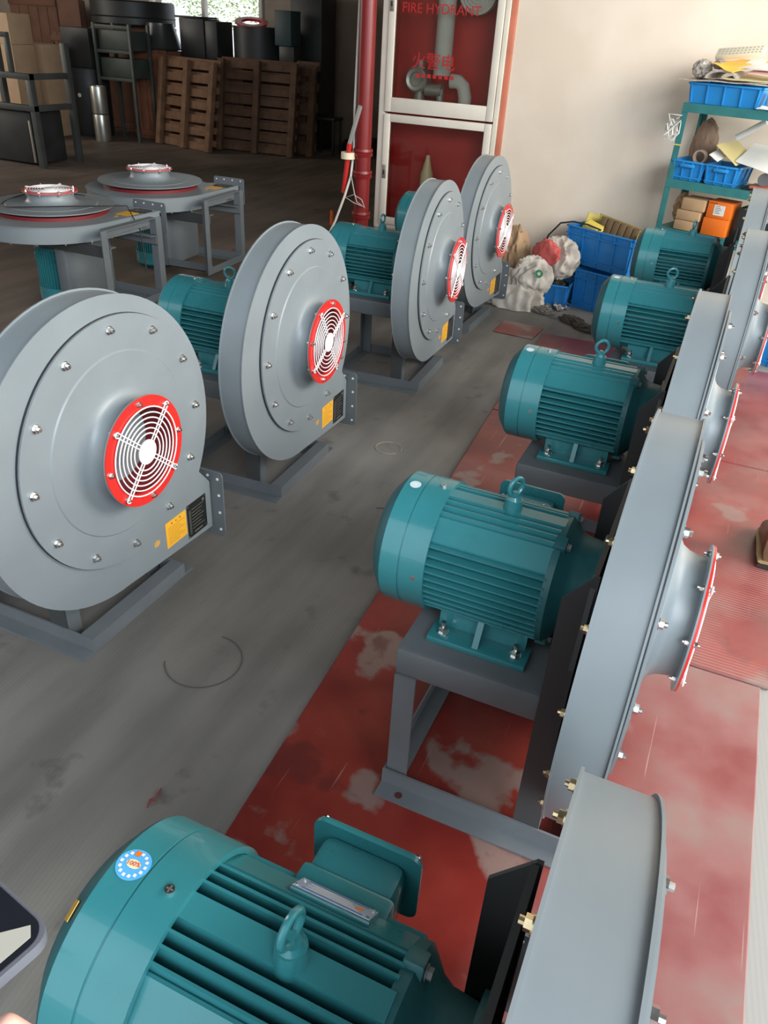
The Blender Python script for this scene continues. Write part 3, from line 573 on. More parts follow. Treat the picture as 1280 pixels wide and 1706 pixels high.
# ------------------------------------------------------------------ red riser, cable, tape
PX, PY = -2.876, 6.10
p = thing('fire_pipe', 'thick red vertical fire pipe at the corner left of the hydrant cabinet', 'pipe', (PX, PY, 0))
g = MB(); g.cyl((0, 0, 0), (0, 0, 4.19), .062, 28); g.build('pipe_body', REDPIPE, p)
for z in (.80, .64, .33, 1.95):
    g = MB(); g.lathe([(z-.03, .062), (z-.028, .074), (z-.008, .078), (z, .070), (z+.008, .078), (z+.028, .074), (z+.03, .062)], 28, 'z'); g.build('pipe_coupling', REDPIPE, p)
tp = MB(); tp.cyl((-2.875, 6.020, 1.13), (-2.965, 6.035, .86), .017, 14); rod = thing('paint_roller_pole', 'grey metal tube with red handle hanging beside the red fire pipe', 'tool', (0, 0, 0))
tp.build('metal_tube', mat('dull_tube', (.42, .41, .39), .4, .5), rod); g = MB(); g.cyl((-2.965, 6.035, .86), (-3.015, 6.045, .49), .021, 14, .018); g.build('red_handle', mat('handle_red', (.5, .02, .015), .4), rod)
g = MB(); g.lathe([(.748, .042), (.748, .056), (.796, .056), (.796, .042), (.748, .042)], 32, 'z', (-2.978, 6.038, 0)); o = tag(g.build('tape_roll', mat('masking_tape', (.78, .66, .48), .6)), 'roll of cream masking tape threaded over the red handle', 'tape')
g = MB(); pts = [(-2.962, 6.16, 2.6), (-2.962, 6.13, 1.8), (-2.962, 6.10, 1.1), (-2.953, 6.09, .8), (-2.950, 6.04, .62), (-2.99, 6.02, .47), (-3.06, 6.0, .27), (-3.13, 5.98, .12), (-3.22, 5.95, .02), (-3.4, 5.93, .012)]
g.tube(pts, .010, 8); tag(g.build('white_cable', mat('white_cable', (.68, .64, .58), .5)), 'white cable running down beside the red pipe to the floor', 'cable')
g = MB(); g.tube([(-2.94, 6.03, .62), (-2.90, 6.015, .50), (-2.88, 6.02, .44), (-2.81, 6.03, .40), (-2.84, 6.025, .46), (-2.91, 6.02, .49), (-2.98, 6.02, .46), (-2.90, 6.01, .43), (-2.82, 6.02, .41)], .0045, 6); tag(g.build('wire_loop', mat('grey_string', (.45, .40, .36), .7)), 'knotted pale string tied round the red pipe', 'string')
g = MB(); g.lathe([(0, .024), (.004, .024), (.01, .018), (.125, .016), (.13, .011), (.13, .001)], 16, 'z', (-3.62, 7.02, 0)); tag(g.build('orange_marker', mat('marker_orange', (.75, .10, .02), .5)), 'small orange peg standing on the hall floor left of the pipe', 'marker')

# ------------------------------------------------------------------ blue bins
def bin_(name, label, w_, d_, h_, loc, rz, m_, group=None, hr=2, vr=4, lip=True, tilt=None, cat='crate'):
    t = thing(name, label, cat, loc, rz, group, rot=tilt); k = .018; tt = .006
    g = MB(); b = [(k, k), (w_-k, k), (w_-k, d_-k), (k, d_-k)]; a = [(0, 0), (w_, 0), (w_, d_), (0, d_)]
    ib = [(k+tt, k+tt), (w_-k-tt, k+tt), (w_-k-tt, d_-k-tt), (k+tt, d_-k-tt)]; ia = [(tt, tt), (w_-tt, tt), (w_-tt, d_-tt), (tt, d_-tt)]
    v = [(x, y, 0) for x, y in b]+[(x, y, h_) for x, y in a]+[(x, y, .008) for x, y in ib]+[(x, y, h_) for x, y in ia]
    f = [(0, 3, 2, 1), (8, 9, 10, 11)]
    for i in range(4): j = (i+1) % 4; f += [(i, j, 4+j, 4+i), (8+i, 12+i, 12+j, 8+j), (4+i, 4+j, 12+j, 12+i)]
    g.add(v, f); g.build('bin_body', m_, t, smooth=0)
    if lip:
        g = MB(); q = .010
        for z0, z1, e in ((h_-.012, h_, q),): g.bb(-e, w_+e, -e, tt, z0, z1, .003); g.bb(-e, w_+e, d_-tt, d_+e, z0, z1, .003); g.bb(-e, tt, -e, d_+e, z0, z1, .003); g.bb(w_-tt, w_+e, -e, d_+e, z0, z1, .003)
        g.build('bin_rim', m_, t)
    g = MB()
    def at(z): return k*(1-z/h_)
    for i in range(vr+1):
        x = .012+(w_-.024)*i/vr; xx = lambda z: min(max(x, at(z)+.004), w_-at(z)-.004)
        for (ya, sg) in ((0, 1), (d_, -1)):
            y0, y1 = ya+sg*at(0), ya; g.add([(xx(0)-.003, y0-sg*.012, .004), (xx(0)+.003, y0-sg*.012, .004), (xx(h_)+.003, y1-sg*.012, h_-.01), (xx(h_)-.003, y1-sg*.012, h_-.01), (xx(0)-.003, y0, .004), (xx(0)+.003, y0, .004), (xx(h_)+.003, y1, h_-.01), (xx(h_)-.003, y1, h_-.01)], [(0, 1, 2, 3), (0, 4, 5, 1), (1, 5, 6, 2), (2, 6, 7, 3), (3, 7, 4, 0)])
    n = max(2, int(vr*d_/w_))
    for i in range(n+1):
        y = .012+(d_-.024)*i/n
        for (xa, sg) in ((0, 1), (w_, -1)):
            g.add([(xa+sg*(k-.007), y-.003, .004), (xa+sg*(k-.007), y+.003, .004), (xa-sg*.007, y+.003, h_-.01), (xa-sg*.007, y-.003, h_-.01), (xa+sg*k, y-.003, .004), (xa+sg*k, y+.003, .004), (xa, y+.003, h_-.01), (xa, y-.003, h_-.01)], [(0, 1, 2, 3), (0, 4, 5, 1), (1, 5, 6, 2), (2, 6, 7, 3), (3, 7, 4, 0)])
    for i in range(hr):
        z = h_*(.16 if i == 0 else .80 if hr == 2 else .5); e = at(z)-.011
        g.box(e, w_-e, e, e+.007, z-.004, z+.004); g.box(e, w_-e, d_-e-.007, d_-e, z-.003, z+.003); g.box(e, e+.007, e, d_-e, z-.003, z+.003); g.box(w_-e-.007, w_-e, e, d_-e, z-.003, z+.003)
    g.build('bin_ribs', m_, t, smooth=0, kind='stuff'); return t
bin_('blue_crate', 'large blue plastic crate on top of the lower crate, yellow box in it', .54, .22, .25, (-1.11, 5.80, .292), R(-24.8), BLUE, 'big blue crates by the wall', 2, 4)
bin_('blue_crate', 'blue plastic crate on the floor underneath the large crate', .42, .24, .275, (-.99, 5.70, .0), R(-18), BLUE, 'big blue crates by the wall', 2, 5)
b = bin_('blue_bin', 'small low blue bin on the floor beside the white sack, scrap inside', .24, .28, .165, (-1.235, 5.58, 0), R(3), BLUE, None, 1, 3, cat='bin')
g = MB(); g.blob((-1.115, 5.72, .12), (.085, .10, .06), .5, 3, 5, 3); tag(g.build('scrap_heap', BLK), 'dark scrap filling the small low blue bin', 'scrap', kind='stuff')
bin_('black_bin', 'black plastic bin in the gap between small bin and lower crate', .10, .25, .27, (-1.10, 5.90, 0), R(-5), BLK, None, 1, 2, cat='bin')
# yellow box with brown blocks in the big crate
t = thing('yellow_tray', 'olive yellow carton tray of brown blocks tilted in the large blue crate', 'tray', (-1.03, 5.90, .50), 0, None, rot=(R(-12), R(6), R(-24.8)))
YB = mat('olive_card', (.46, .38, .10), .7, var=.1)
g = MB(); g.bb(0, .44, 0, .16, 0, .008, .002); g.bb(0, .44, .15, .16, 0, .13, .002); g.bb(0, .008, 0, .16, 0, .12, .002); g.bb(.432, .44, 0, .16, 0, .10, .002); g.bb(0, .44, 0, .008, 0, .03, .002); g.build('tray_shell', YB, t)
BR = mat('brown_block', (.17, .11, .055), .75, var=.15)
for k in range(6): g = MB(); g.bb(.085+k*.055, .133+k*.055, .05, .145, .009, .125, .004); g.build('block', BR, t)
g = MB(); g.prism([(0, 0), (.12, -.01), (.13, .07), (.01, .09)], 0, .035, 'z'); o = tag(g.build('yellow_pad', mat('pad_yellow', (.75, .58, .10), .6)), 'small bright yellow pad in the left corner of the large blue crate', 'pad'); o.location = (-1.02, 5.84, .515); o.rotation_euler = (R(15), R(8), R(-20))
g = MB(); g.tube([(-1.33, 5.9, .02), (-1.32, 5.95, .25), (-1.27, 5.93, .42), (-1.18, 5.86, .53), (-1.08, 5.80, .562), (-.98, 5.80, .556), (-.88, 5.80, .53)], .006, 8); tag(g.build('black_cable', DARK), 'black cable looping over the left rim of the large blue crate', 'cable')
# sacks
g = MB(); g.blob((-1.36, 5.51, .03), (.20, .14, .19), .36, 1.2, 2, 5, .003, True, R(-10), (1.6, 1.6, .6)); g.blob((-1.25, 5.52, .21), (.13, .11, .13), .36, 1.3, 11, 5, .003, True, R(25), (1.2, 1.8, .7))
sk = tag(g.build('white_sack', SACK, smooth=70), 'crumpled dirty white woven sack lying on the floor beside the small low bin', 'sack')
g = MB(); g.blob((-1.12, 5.66, .335), (.14, .10, .13), .36, 1.2, 5, 5, None, True, R(-15), (1.7, 1.2, .8)); tag(g.build('woven_bag', SACK, smooth=70), 'small white woven bag on top of the heap beside the large blue crate', 'bag')
g = MB(); g.blob((-1.19, 5.575, .375), (.105, .045, .085), .36, 1.1, 8, 4, None, True, R(-28), (1.7, 1.2, .8)); tag(g.build('red_bag', mat('red_weave', (.50, .09, .08), .7, var=.2, bump=.4, bscale=35), smooth=70), 'folded red woven cloth over the small white bag', 'bag')
g = MB(); g.blob((-1.47, 5.80, .21), (.11, .10, .25), .3, 2, 9, 4, .003, True); tag(g.build('kraft_bag', mat('crumpled_kraft', (.42, .27, .15), .75, var=.15, bump=.3, bscale=20), smooth=50), 'crumpled brown paper bag against the wall behind the last left fan', 'bag')
g = MB(); g.blob((-1.70, 5.86, .27), (.09, .09, .30), .25, 2, 19, 4, .003, True); tag(g.build('plastic_bag', mat('grey_film', (.38, .35, .32), .25, var=.2), smooth=50), 'greyish plastic bag standing behind the last left fan', 'bag')
g = MB(); g.lathe([(-.002, .012), (.002, .020), (-.002, .028)], 20, 'y', (-1.18, 5.40, .27)); tag(g.build('green_print', mat('print_green', (.05, .30, .16), .6)), 'green ring emblem printed on the white bag', 'emblem')
random.seed(3)
g = MB(); g.cyl((0, 0, 0), (.10, 0, 0), .0035, 6); g.cyl((-.005, 0, 0), (0, 0, 0), .008, 6); rod0 = g.build('long_bolt', ZINC)
for k in range(16):
    o = rod0 if k == 0 else rod0.copy()
    if k: COL.objects.link(o)
    o.location = (-1.24+random.random()*.10, 5.42+random.random()*.12, .009+.005*(k//4)); o.rotation_euler = (0, 0, R(random.uniform(-35, 15)))
    tag(o, 'long zinc bolt in the loose pile beside the white sack', 'bolt', 'long bolts in a pile on the floor')
for k, (x, y) in enumerate(((-1.06, 5.58), (-1.02, 5.54), (-1.10, 5.50), (-.98, 5.60))):
    g = MB(); g.lathe([(-.012, .012), (-.012, .024), (.012, .024), (.012, .012), (-.012, .012)], 18, 'x'); g.bb(-.008, .008, .018, .05, -.012, .012, .003); o = g.build('pipe_clamp', ZINC); o.location = (x, y, .026); o.rotation_euler = (0, R(20*k), R(50*k)); tag(o, ('zinc clamp lying between the small bin and the lower crate', 'zinc clamp lying in front of the lower blue crate, nearest it', 'zinc clamp lying closest to the pile of long bolts', 'zinc clamp lying farthest right, against the lower blue crate')[k], 'clamp', 'zinc clamps on the floor')
for k, (x, y, a, b_) in enumerate(((-1.12, 5.44, .09, .035), (-.88, 5.33, .10, .04), (-.78, 5.22, .09, .03))):
    g = MB(); g.blob((x, y, .012), (a, b_*1.3, .03), .5, 3, 30+k, 4, .002, True, R(-30)); tag(g.build('rag', mat('grey_rag', (.22, .20, .17), .9) if k == 0 else mat('dark_rag', (.07, .06, .05), .9), smooth=60), ('light grey rag beside the pile of long bolts', 'dark oily rag in front of the lower blue crate', 'dark twisted rag nearest the red boards')[k], 'rag')

# ------------------------------------------------------------------ shelf unit
SH = thing('shelf_unit', 'teal steel shelf unit with three levels against the cream wall', 'shelf', (-.53, 5.84, 0), R(-17))
for (x, y) in ((0, 0), (1.3, 0), (0, .345), (1.3, .345)):
    g = MB(); sx_ = 1 if x == 0 else -1; sy = 1 if y == 0 else -1; g.box(min(x, x+sx_*.04), max(x, x+sx_*.04), min(y, y+sy*.003), max(y, y+sy*.003), 0, 1.35); g.box(min(x, x+sx_*.003), max(x, x+sx_*.003), min(y, y+sy*.04), max(y, y+sy*.04), 0, 1.35); g.build('post', SHELF, SH, smooth=0)
for z in (1.35, .905, .60, .15):
    g = MB(); g.bb(.003, 1.297, .003, .342, z-.005, z, .001); g.bb(.0, 1.3, -.003, .001, z-.052, z, .001); g.bb(.003, 1.297, .342, .345, z-.05, z, .001); g.bb(.003, .006, .003, .342, z-.05, z, .001); g.build('shelf_board', SHELF, SH, smooth=0)
def sh(u, v, z): a = R(-17); return (-.53+u*cos(a)-v*sin(a), 5.84+u*sin(a)+v*cos(a), z)
bin_('blue_bin', 'light blue bin on the top shelf with newspapers over it', .445, .30, .115, sh(.012, .01, 1.351), R(-17), BLUEL, 'light blue bins on the shelf unit', 0, 4, cat='bin')
for u, lab in ((.014, 'small light blue bin at the left end of the middle shelf'), (.236, 'small light blue bin beside another on the middle shelf, right one')):
    t = bin_('blue_bin', lab, .212, .26, .118, sh(u, .006, .906), R(-17), BLUEL, 'light blue bins on the shelf unit', 1, 3, cat='bin')
    g = MB(); g.bb(.06, .155, -.022, -.008, .080, .100, .004); g.build('bin_handle', BLUEL, t)
def sheet(name, pts, nx, ny, m_, label, cat, amp=.01, seed=0, th=.0025, loc=None):   # bent paper: 4 corner points bilinear + waves
    P4 = [Vector(p) for p in pts]; vs = []; fs = []
    for lay_ in (0, 1):
        for i in range(nx+1):
            for j in range(ny+1):
                s_, t_ = i/nx, j/ny; p = P4[0]*(1-s_)*(1-t_)+P4[1]*s_*(1-t_)+P4[2]*s_*t_+P4[3]*(1-s_)*t_
                k = noise.noise(Vector((s_*2.2+seed, t_*2.2, seed)))*amp; vs.append((p.x, p.y, p.z+k+lay_*th))
    N_ = (nx+1)*(ny+1)
    for i in range(nx):
        for j in range(ny):
            a, b_, c_, d_ = i*(ny+1)+j, (i+1)*(ny+1)+j, (i+1)*(ny+1)+j+1, i*(ny+1)+j+1; fs += [(a, d_, c_, b_), (N_+a, N_+b_, N_+c_, N_+d_)]
    for i in range(nx): a, b_ = i*(ny+1), (i+1)*(ny+1); fs += [(a, b_, N_+b_, N_+a), (a+ny, N_+a+ny, N_+b_+ny, b_+ny)]
    for j in range(ny): a = j; fs.append((a, N_+a, N_+a+1, a+1)); a = nx*(ny+1)+j; fs.append((a, a+1, N_+a+1, N_+a))
    g = MB(); g.add(vs, fs); return tag(g.build(name, m_, smooth=60), label, cat)
NEWS = mat('newsprint', (.50, .45, .39), .85, var=.3, vscale=40)
sheet('newspaper', [sh(-.055, -.03, 1.474), sh(.42, -.03, 1.482), sh(.43, .30, 1.475), sh(-.03, .30, 1.475)], 16, 8, NEWS, 'newspaper spread over the light blue bin on the top shelf', 'newspaper', .014, 1, .006)
g = MB(); pts_o = []; 
for k in range(15): a = pi*k/14; pts_o.append((.12-.10*cos(a), 1.492+.052*sin(a)))
for k in range(15): a = pi*(14-k)/14; pts_o.append((.12-.088*cos(a), 1.492+.038*sin(a)))
g.T = Matrix.Translation(sh(0, 0, 0)) @ Matrix.Rotation(R(-17), 4, 'Z'); g.prism([(p[0]+.08, p[1]) for p in pts_o], -.02, .22, 'y'); tag(g.build('rolled_newspaper', NEWS), 'arched newspaper bundle on top of the spread newspaper', 'newspaper')
g = MB(); g.blob(sh(.03, .10, 1.535), (.055, .06, .05), .35, 2.5, 41, 4, None, True); tag(g.build('crumpled_newspaper', NEWS, smooth=60), 'crumpled newspaper at the left end of the top shelf', 'newspaper')
g = MB(); g.cyl(sh(.135, .04, 1.565), sh(.16, .25, 1.565), .024, 18); tag(g.build('grey_roll', mat('grey_roll', (.24, .21, .22), .6)), 'dark grey roll on the newspapers of the top shelf', 'roll')
sheet('yellow_envelope', [sh(.12, .0, 1.572), sh(.27, -.05, 1.530), sh(.42, .20, 1.60), sh(.20, .25, 1.598)], 8, 8, mat('envelope_yellow', (.86, .50, .06), .55), 'bright yellow envelope on the pile of the top shelf', 'envelope', .008, 3)
sheet('white_paper', [sh(.27, .02, 1.553), sh(.62, .02, 1.56), sh(.62, .26, 1.60), sh(.27, .26, 1.61)], 8, 6, PAPER, 'white paper beside the yellow envelope on the top shelf', 'paper', .01, 4)
sheet('pink_paper', [sh(.33, -.02, 1.535), sh(.64, -.02, 1.535), sh(.64, .1, 1.55), sh(.36, .1, 1.55)], 8, 4, mat('pink_paper', (.66, .28, .30), .6), 'pink paper under the white sheet on the top shelf', 'paper', .006, 6)
sheet('cream_paper', [sh(.22, -.03, 1.495), sh(.50, -.03, 1.495), sh(.50, .25, 1.515), sh(.22, .25, 1.515)], 8, 6, mat('cream_paper', (.70, .63, .33), .7), 'pale yellow paper on the right half of the spread newspaper', 'paper', .008, 7, .008)
t = thing('patterned_box', 'long white box with rows of grey squares topping the pile', 'box', sh(.10, .09, 1.585), 0, None, rot=(R(38), R(-7), R(-14)))
g = MB(); g.bb(0, .28, 0, .07, 0, .03, .003); g.build('box_body', mat('cream_box', (.78, .70, .52), .6), t)
g = MB()
for k in range(12):
    for j in range(3): g.box(.012+k*.022, .022+k*.022, .008+j*.021, .018+j*.021, .03, .0305)
g.build('box_pattern', mat('pattern_grey', (.42, .42, .40), .6), t, smooth=0)
g = MB(); g.lathe([(0, .001), (0, .035), (.09, .045), (.095, .045), (.095, .04), (.01, .03), (.01, .001)], 24, 'z', sh(.52, .07, 1.351)); tag(g.build('white_cup', WHITE), 'white cup beside the light blue bin on the top shelf', 'cup')
sheet('scrap_paper', [sh(.455, -.02, 1.356), sh(.60, -.02, 1.356), sh(.62, .04, 1.36), sh(.47, .03, 1.37)], 6, 4, PAPER, 'white scrap paper in front of the cup on the top shelf', 'paper', .008, 9)
# middle shelf
g = MB(); g.T = Matrix.Translation(sh(.09, .285, .906)) @ Matrix.Rotation(R(-17), 4, 'Z'); g.blob((0, 0, .15), (.085, .045, .19), .22, 2.2, 51, 4, .002, True); tag(g.build('paper_bag', mat('brown_bag', (.27, .17, .11), .8, var=.2), smooth=40), 'crumpled brown paper bag standing behind the left middle bin', 'bag')
g = MB(); g.lathe([(-.018, .034), (-.018, .042), (.018, .042), (.018, .034), (-.018, .034)], 28, 'y', (0, 0, 0)); o = g.build('tape_roll', mat('brown_tape', (.50, .38, .27), .5)); o.location = sh(.15, .10, 1.046); o.rotation_euler = (0, 0, R(-17)); tag(o, 'upright tape roll in the left middle bin on the shelf', 'tape')
sheet('yellow_paper', [sh(.26, .03, 1.13), sh(.42, .0, 1.035), sh(.44, .25, 1.06), sh(.30, .28, 1.15)], 8, 8, mat('dull_yellow_paper', (.55, .45, .20), .7), 'dull yellow paper over the right middle bin on the shelf', 'paper', .01, 12)
sheet('white_card', [sh(.24, .0, 1.075), sh(.31, -.02, 1.045), sh(.34, .10, 1.09), sh(.26, .12, 1.11)], 6, 6, PAPER, 'small white card under the yellow paper on the middle shelf', 'card', .003, 13)
sheet('white_sheet', [sh(.40, .03, 1.055), sh(.78, -.03, .995), sh(.84, .33, 1.11), sh(.40, .33, 1.14)], 12, 8, PAPER, 'large white paper sheet sloping over the middle shelf', 'paper', .012, 14)
g = MB(); g.T = Matrix.Translation(sh(0, 0, 0)) @ Matrix.Rotation(R(-17), 4, 'Z'); g.bb(.475, .80, .03, .30, .906, .918, .003); tag(g.build('black_folder', DARK), 'black folder flat on the middle shelf under the white sheet', 'folder')
g = MB(); g.T = Matrix.Translation(sh(0, 0, 0)) @ Matrix.Rotation(R(-17), 4, 'Z'); g.bb(.53, .80, .02, .25, .919, .935, .003); tag(g.build('salmon_notebook', mat('salmon', (.55, .16, .11), .6)), 'salmon red notebook on the black folder, middle shelf', 'book')
g = MB(); g.T = Matrix.Translation(sh(0, 0, 0)) @ Matrix.Rotation(R(-17), 4, 'Z'); g.cyl((.60, .04, .975), (.60, .26, .975), .038, 20); tag(g.build('steel_tin', mat('tin_grey', (.30, .30, .31), .3, .6)), 'grey steel tin lying on the salmon notebook', 'tin')
g = MB(); g.cyl(sh(.27, .33, 1.16), sh(.42, .36, 1.27), .02, 16); tag(g.build('paper_tube', PAPER), 'white paper tube leaning at the back of the middle shelf', 'tube')
# lower shelf
def shbox(name, u0, u1, v0, v1, z0, z1, m_, lab, cat, grp=None, bev=.004):
    t = thing(name, lab, cat, sh(u0, v0, z0), R(-17), grp); g = MB(); g.bb(0, u1-u0, 0, v1-v0, 0, z1-z0, bev); g.build('box_body', m_, t); return t
for u0, u1, z0, z1, lab in ((.110, .262, .601, .664, 'lowest kraft box of the three on the lower shelf'), (.110, .272, .665, .729, 'middle kraft box of the three on the lower shelf'), (.132, .290, .730, .806, 'topmost kraft box of the three on the lower shelf')):
    shbox('kraft_box', u0, u1, .02, .17, z0, z1, KRAFT, lab, 'box', 'stack of small kraft boxes', .008)
for u0, u1, z0, z1, lab in ((.296, .458, .601, .708, 'lower orange box on the lower shelf'), (.304, .462, .709, .812, 'upper orange box with white label on the lower shelf')):
    t = shbox('orange_box', u0, u1, .03, .20, z0, z1, ORANGE, lab, 'box', 'stack of orange boxes')
    g = MB(); 
    if z0 > .7:
        g.box(.045, .115, -.001, 0, .020, .082); lb = g.build('box_label', PAPER, t, smooth=0)
        g = MB()
        for k in range(5): g.box(.052, .082+.006*(k % 3), -.0014, -.001, .072-k*.010, .075-k*.010)
        g.build('label_print', DARK, lb, smooth=0)
        g = MB(); g.box(.008, .06, -.0006, 0, .088, .094); g.build('print_strip', mat('brown_print', (.25, .05, .01), .6), t, smooth=0)
g = MB(); g.blob(sh(.05, .25, .70), (.05, .06, .09), .3, 2.5, 61, 4, .602, True); tag(g.build('kraft_paper', mat('crumpled_kraft', (.4, .3, .2), .8), smooth=50), 'crumpled kraft paper at the left end of the lower shelf', 'paper')
g = MB(); g.bb(.50, .80, .05, .33, .601, .80, .01); o = tag(g.build('dark_case', BLK), 'dark case to the right of the orange boxes', 'case'); o.matrix_world = Matrix.Translation((-.53, 5.84, 0)) @ Matrix.Rotation(R(-17), 4, 'Z')
# plastic film knot on the post
random.seed(5); g = MB(); pts = [(-.575+random.uniform(-.03, .06), 5.82+random.uniform(-.02, .01), 1.20+random.uniform(-.07, .09)) for _ in range(26)]; g.tube(pts, .004, 5); tag(g.build('plastic_film', mat('clear_film', (.62, .62, .58), .15)), 'knotted clear plastic film tied to the left shelf post', 'plastic film')
g = MB(); g.box(-.001, .043, -.004, -.0005, 1.105, 1.112); o = tag(g.build('yellow_tie', mat('tie_yellow', (.75, .6, .1), .5)), 'thin yellow tie round the left shelf post', 'tie'); o.matrix_world = Matrix.Translation((-.53, 5.84, 0)) @ Matrix.Rotation(R(-17), 4, 'Z')
# right edge crate with scraps
bin_('blue_crate', 'blue crate at the right edge under the shelf, straw scraps inside', .40, .30, .24, (.27, 5.18, 0), R(-17), BLUE, None, 2, 4)
g = MB(); g.blob((.50, 5.27, .26), (.16, .11, .10), .5, 3, 71, 4, .03, True); tag(g.build('straw_scraps', mat('straw', (.40, .30, .17), .8, var=.4, vscale=30), smooth=40), 'straw coloured scraps heaped in the right edge crate', 'scrap', kind='stuff')

# ------------------------------------------------------------------ wire rings and marks lying on the floor
for k, (x, y, r_, a0, a1, lab) in enumerate(((-1.14, 1.42, .115, -150, 95, 'thin dark wire ring on the concrete nearest the first left fan'), (-.98, 2.35, .14, -60, 120, 'thin dark wire ring on the concrete beside the second left fan'), (-1.22, 2.98, .06, 0, 330, 'small pale wire ring by the outlet of the second left fan'))):
    g = MB(); g.tube([(x+r_*cos(R(a0+(a1-a0)*i/40)), y+r_*sin(R(a0+(a1-a0)*i/40)), .002) for i in range(41)], .0016, 5); tag(g.build('wire_ring', mat('pale_wire', (.45, .40, .28), .6) if k == 2 else mat('dark_wire', (.07, .065, .055), .6)), lab, 'wire', 'thin wire rings on the concrete')
g = MB(); g.tube([(-.96, .985, .004), (-.955, .96, .006), (-.965, .945, .004), (-.955, .925, .004)], .0016, 5); g.tube([(-.965, .945, .004), (-.945, .948, .004)], .0014, 5); tag(g.build('red_thread', mat('thread_red', (.35, .03, .03), .7)), 'scrap of red thread on the concrete before the red boards', 'thread')
for k, pts in enumerate(([(-4.9, 3.0, .006), (-4.4, 3.05, .006), (-4.1, 3.3, .006), (-3.75, 3.1, .006), (-3.3, 3.2, .006)], [(-4.9, 2.75, .006), (-4.3, 2.85, .006), (-3.9, 2.75, .006), (-3.4, 2.95, .006)], [(-5.4, 3.4, .006), (-4.8, 3.35, .006), (-4.3, 3.55, .006)])):
    g = MB(); 
    P_ = [Vector(p) for p in pts]; Q = []
    for i in range(len(P_)-1):
        for j in range(8):
            t_ = j/8; a, b_, c_, d_ = P_[max(i-1, 0)], P_[i], P_[i+1], P_[min(i+2, len(P_)-1)]; Q.append(.5*((2*b_)+(c_-a)*t_+(2*a-5*b_+4*c_-d_)*t_*t_+(3*b_-3*c_+d_-a)*t_**3))
    g.tube(Q, .006, 6); tag(g.build('floor_cable', DARK), ('black cable curling on the floor below the nearer tipped fan', 'black cable nearest the first left fan on the hall floor', 'short black cable at the left edge of the hall floor')[k], 'cable')

# ------------------------------------------------------------------ far hall
def tbox(name, b, m_, lab, cat, grp=None, bev=.01, rz=0):
    x0, x1, y0, y1, z0, z1 = b; t = thing(name, lab, cat, ((x0+x1)/2, (y0+y1)/2, z0), rz, grp); g = MB(); g.bb(-(x1-x0)/2, (x1-x0)/2, -(y1-y0)/2, (y1-y0)/2, 0, z1-z0, bev); g.build('box_body', m_, t); return t, (x1-x0)/2, (y1-y0)/2, z1-z0
TAPE = mat('parcel_tape', (.62, .52, .38), .4)
def carton(b, lab):
    t, hx, hy, h = tbox('carton', b, CARTON, lab, 'carton', 'tan cartons stacked at the left of the hall', .006)
    g = MB(); g.box(-.03, .03, -hy-.0015, -hy, 0, h); g.box(-.03, .03, -hy, hy, h, h+.0015); g.build('tape_strip', TAPE, t, smooth=0)
for i, (z0, z1) in enumerate(((0, .40), (.401, .80), (.801, 1.17), (1.171, 1.53))): carton((-10.12, -9.58, 9.1, 9.5, z0, z1), ('bottom', 'second lowest', 'third', 'topmost')[i]+' carton of the left stack of four at the hall edge')
for i, (z0, z1) in enumerate(((0, .40), (.401, .79), (.791, 1.18))): carton((-9.93, -9.56, 9.62, 10.0, z0, z1), ('bottom', 'middle', 'topmost')[i]+' carton of the right stack of three in the hall')
def crate(b, lab, m_=BROWN, nb=5):
    x0, x1, y0, y1, z0, z1 = b; t = thing('wooden_crate', lab, 'crate', ((x0+x1)/2, (y0+y1)/2, z0), 0, 'brown wooden crates in the hall'); hx, hy, h = (x1-x0)/2, (y1-y0)/2, z1-z0
    g = MB(); g.box(-hx+.02, hx-.02, -hy+.02, hy-.02, 0.01, h-.01); g.build('crate_core', m_, t, smooth=0)
    for k in range(nb):
        g = MB(); w1 = 2*hx/nb; g.bb(-hx+k*w1+.004, -hx+(k+1)*w1-.004, -hy, -hy+.02, 0, h, .003); g.build('plank', m_, t)
    for zz in (.04, h-.12):
        g = MB(); g.bb(-hx, hx, -hy-.02, -hy, zz, zz+.08, .003); g.build('batten', m_, t)
crate((-11.9, -10.9, 11.4, 12.1, 0, 1.0), 'lower brown crate behind the cartons at the far left'); crate((-11.9, -10.9, 11.4, 12.1, 1.001, 1.75), 'upper brown crate behind the cartons at the far left')
crate((-10.6, -9.98, 10.9, 11.5, 0, 1.30), 'brown crate standing under the narrow upright panel'); tbox('brown_panel', (-10.45, -10.02, 10.95, 11.05, 1.301, 1.8), BROWN, 'narrow brown panel upright on the brown crate', 'panel')
crate((-9.88, -8.70, 11.0, 11.6, 0, 1.45), 'tall dark brown crate under the wide black drum')
crate((-8.84, -8.16, 10.55, 11.0, 0, 1.185), 'reddish brown crate left of the leaning pallets', mat('red_brown_board', (.20, .07, .035), .7, var=.2))
crate((-8.1, -7.0, 10.75, 11.35, 0, 1.11), 'brown crate hidden behind the first leaning pallet'); crate((-6.98, -6.10, 10.95, 11.35, 0, 1.11), 'brown crate hidden behind the second leaning pallet')
t = thing('black_drum', 'wide dark steel drum on the tall brown crate', 'drum', (-9.29, 11.3, 1.451)); g = MB(); g.lathe([(0, .001), (0, .60), (.02, .62), (.30, .62), (.32, .60), (.32, .001)], 48, 'z'); g.build('drum_shell', BLK, t)
g = MB(); g.lathe([(.10, .62), (.11, .63), (.12, .62)], 48, 'z'); g.build('drum_hoop', BLK, t)
t = thing('black_hopper', 'black tapered hopper on the reddish crate', 'hopper', (-8.40, 10.78, 1.186)); g = MB(); g.lathe([(0, .001), (0, .28), (.02, .29), (.30, .20), (.33, .20), (.33, .001)], 40, 'z'); g.build('hopper_shell', mat('dark_gloss', (.03, .032, .03), .3), t)
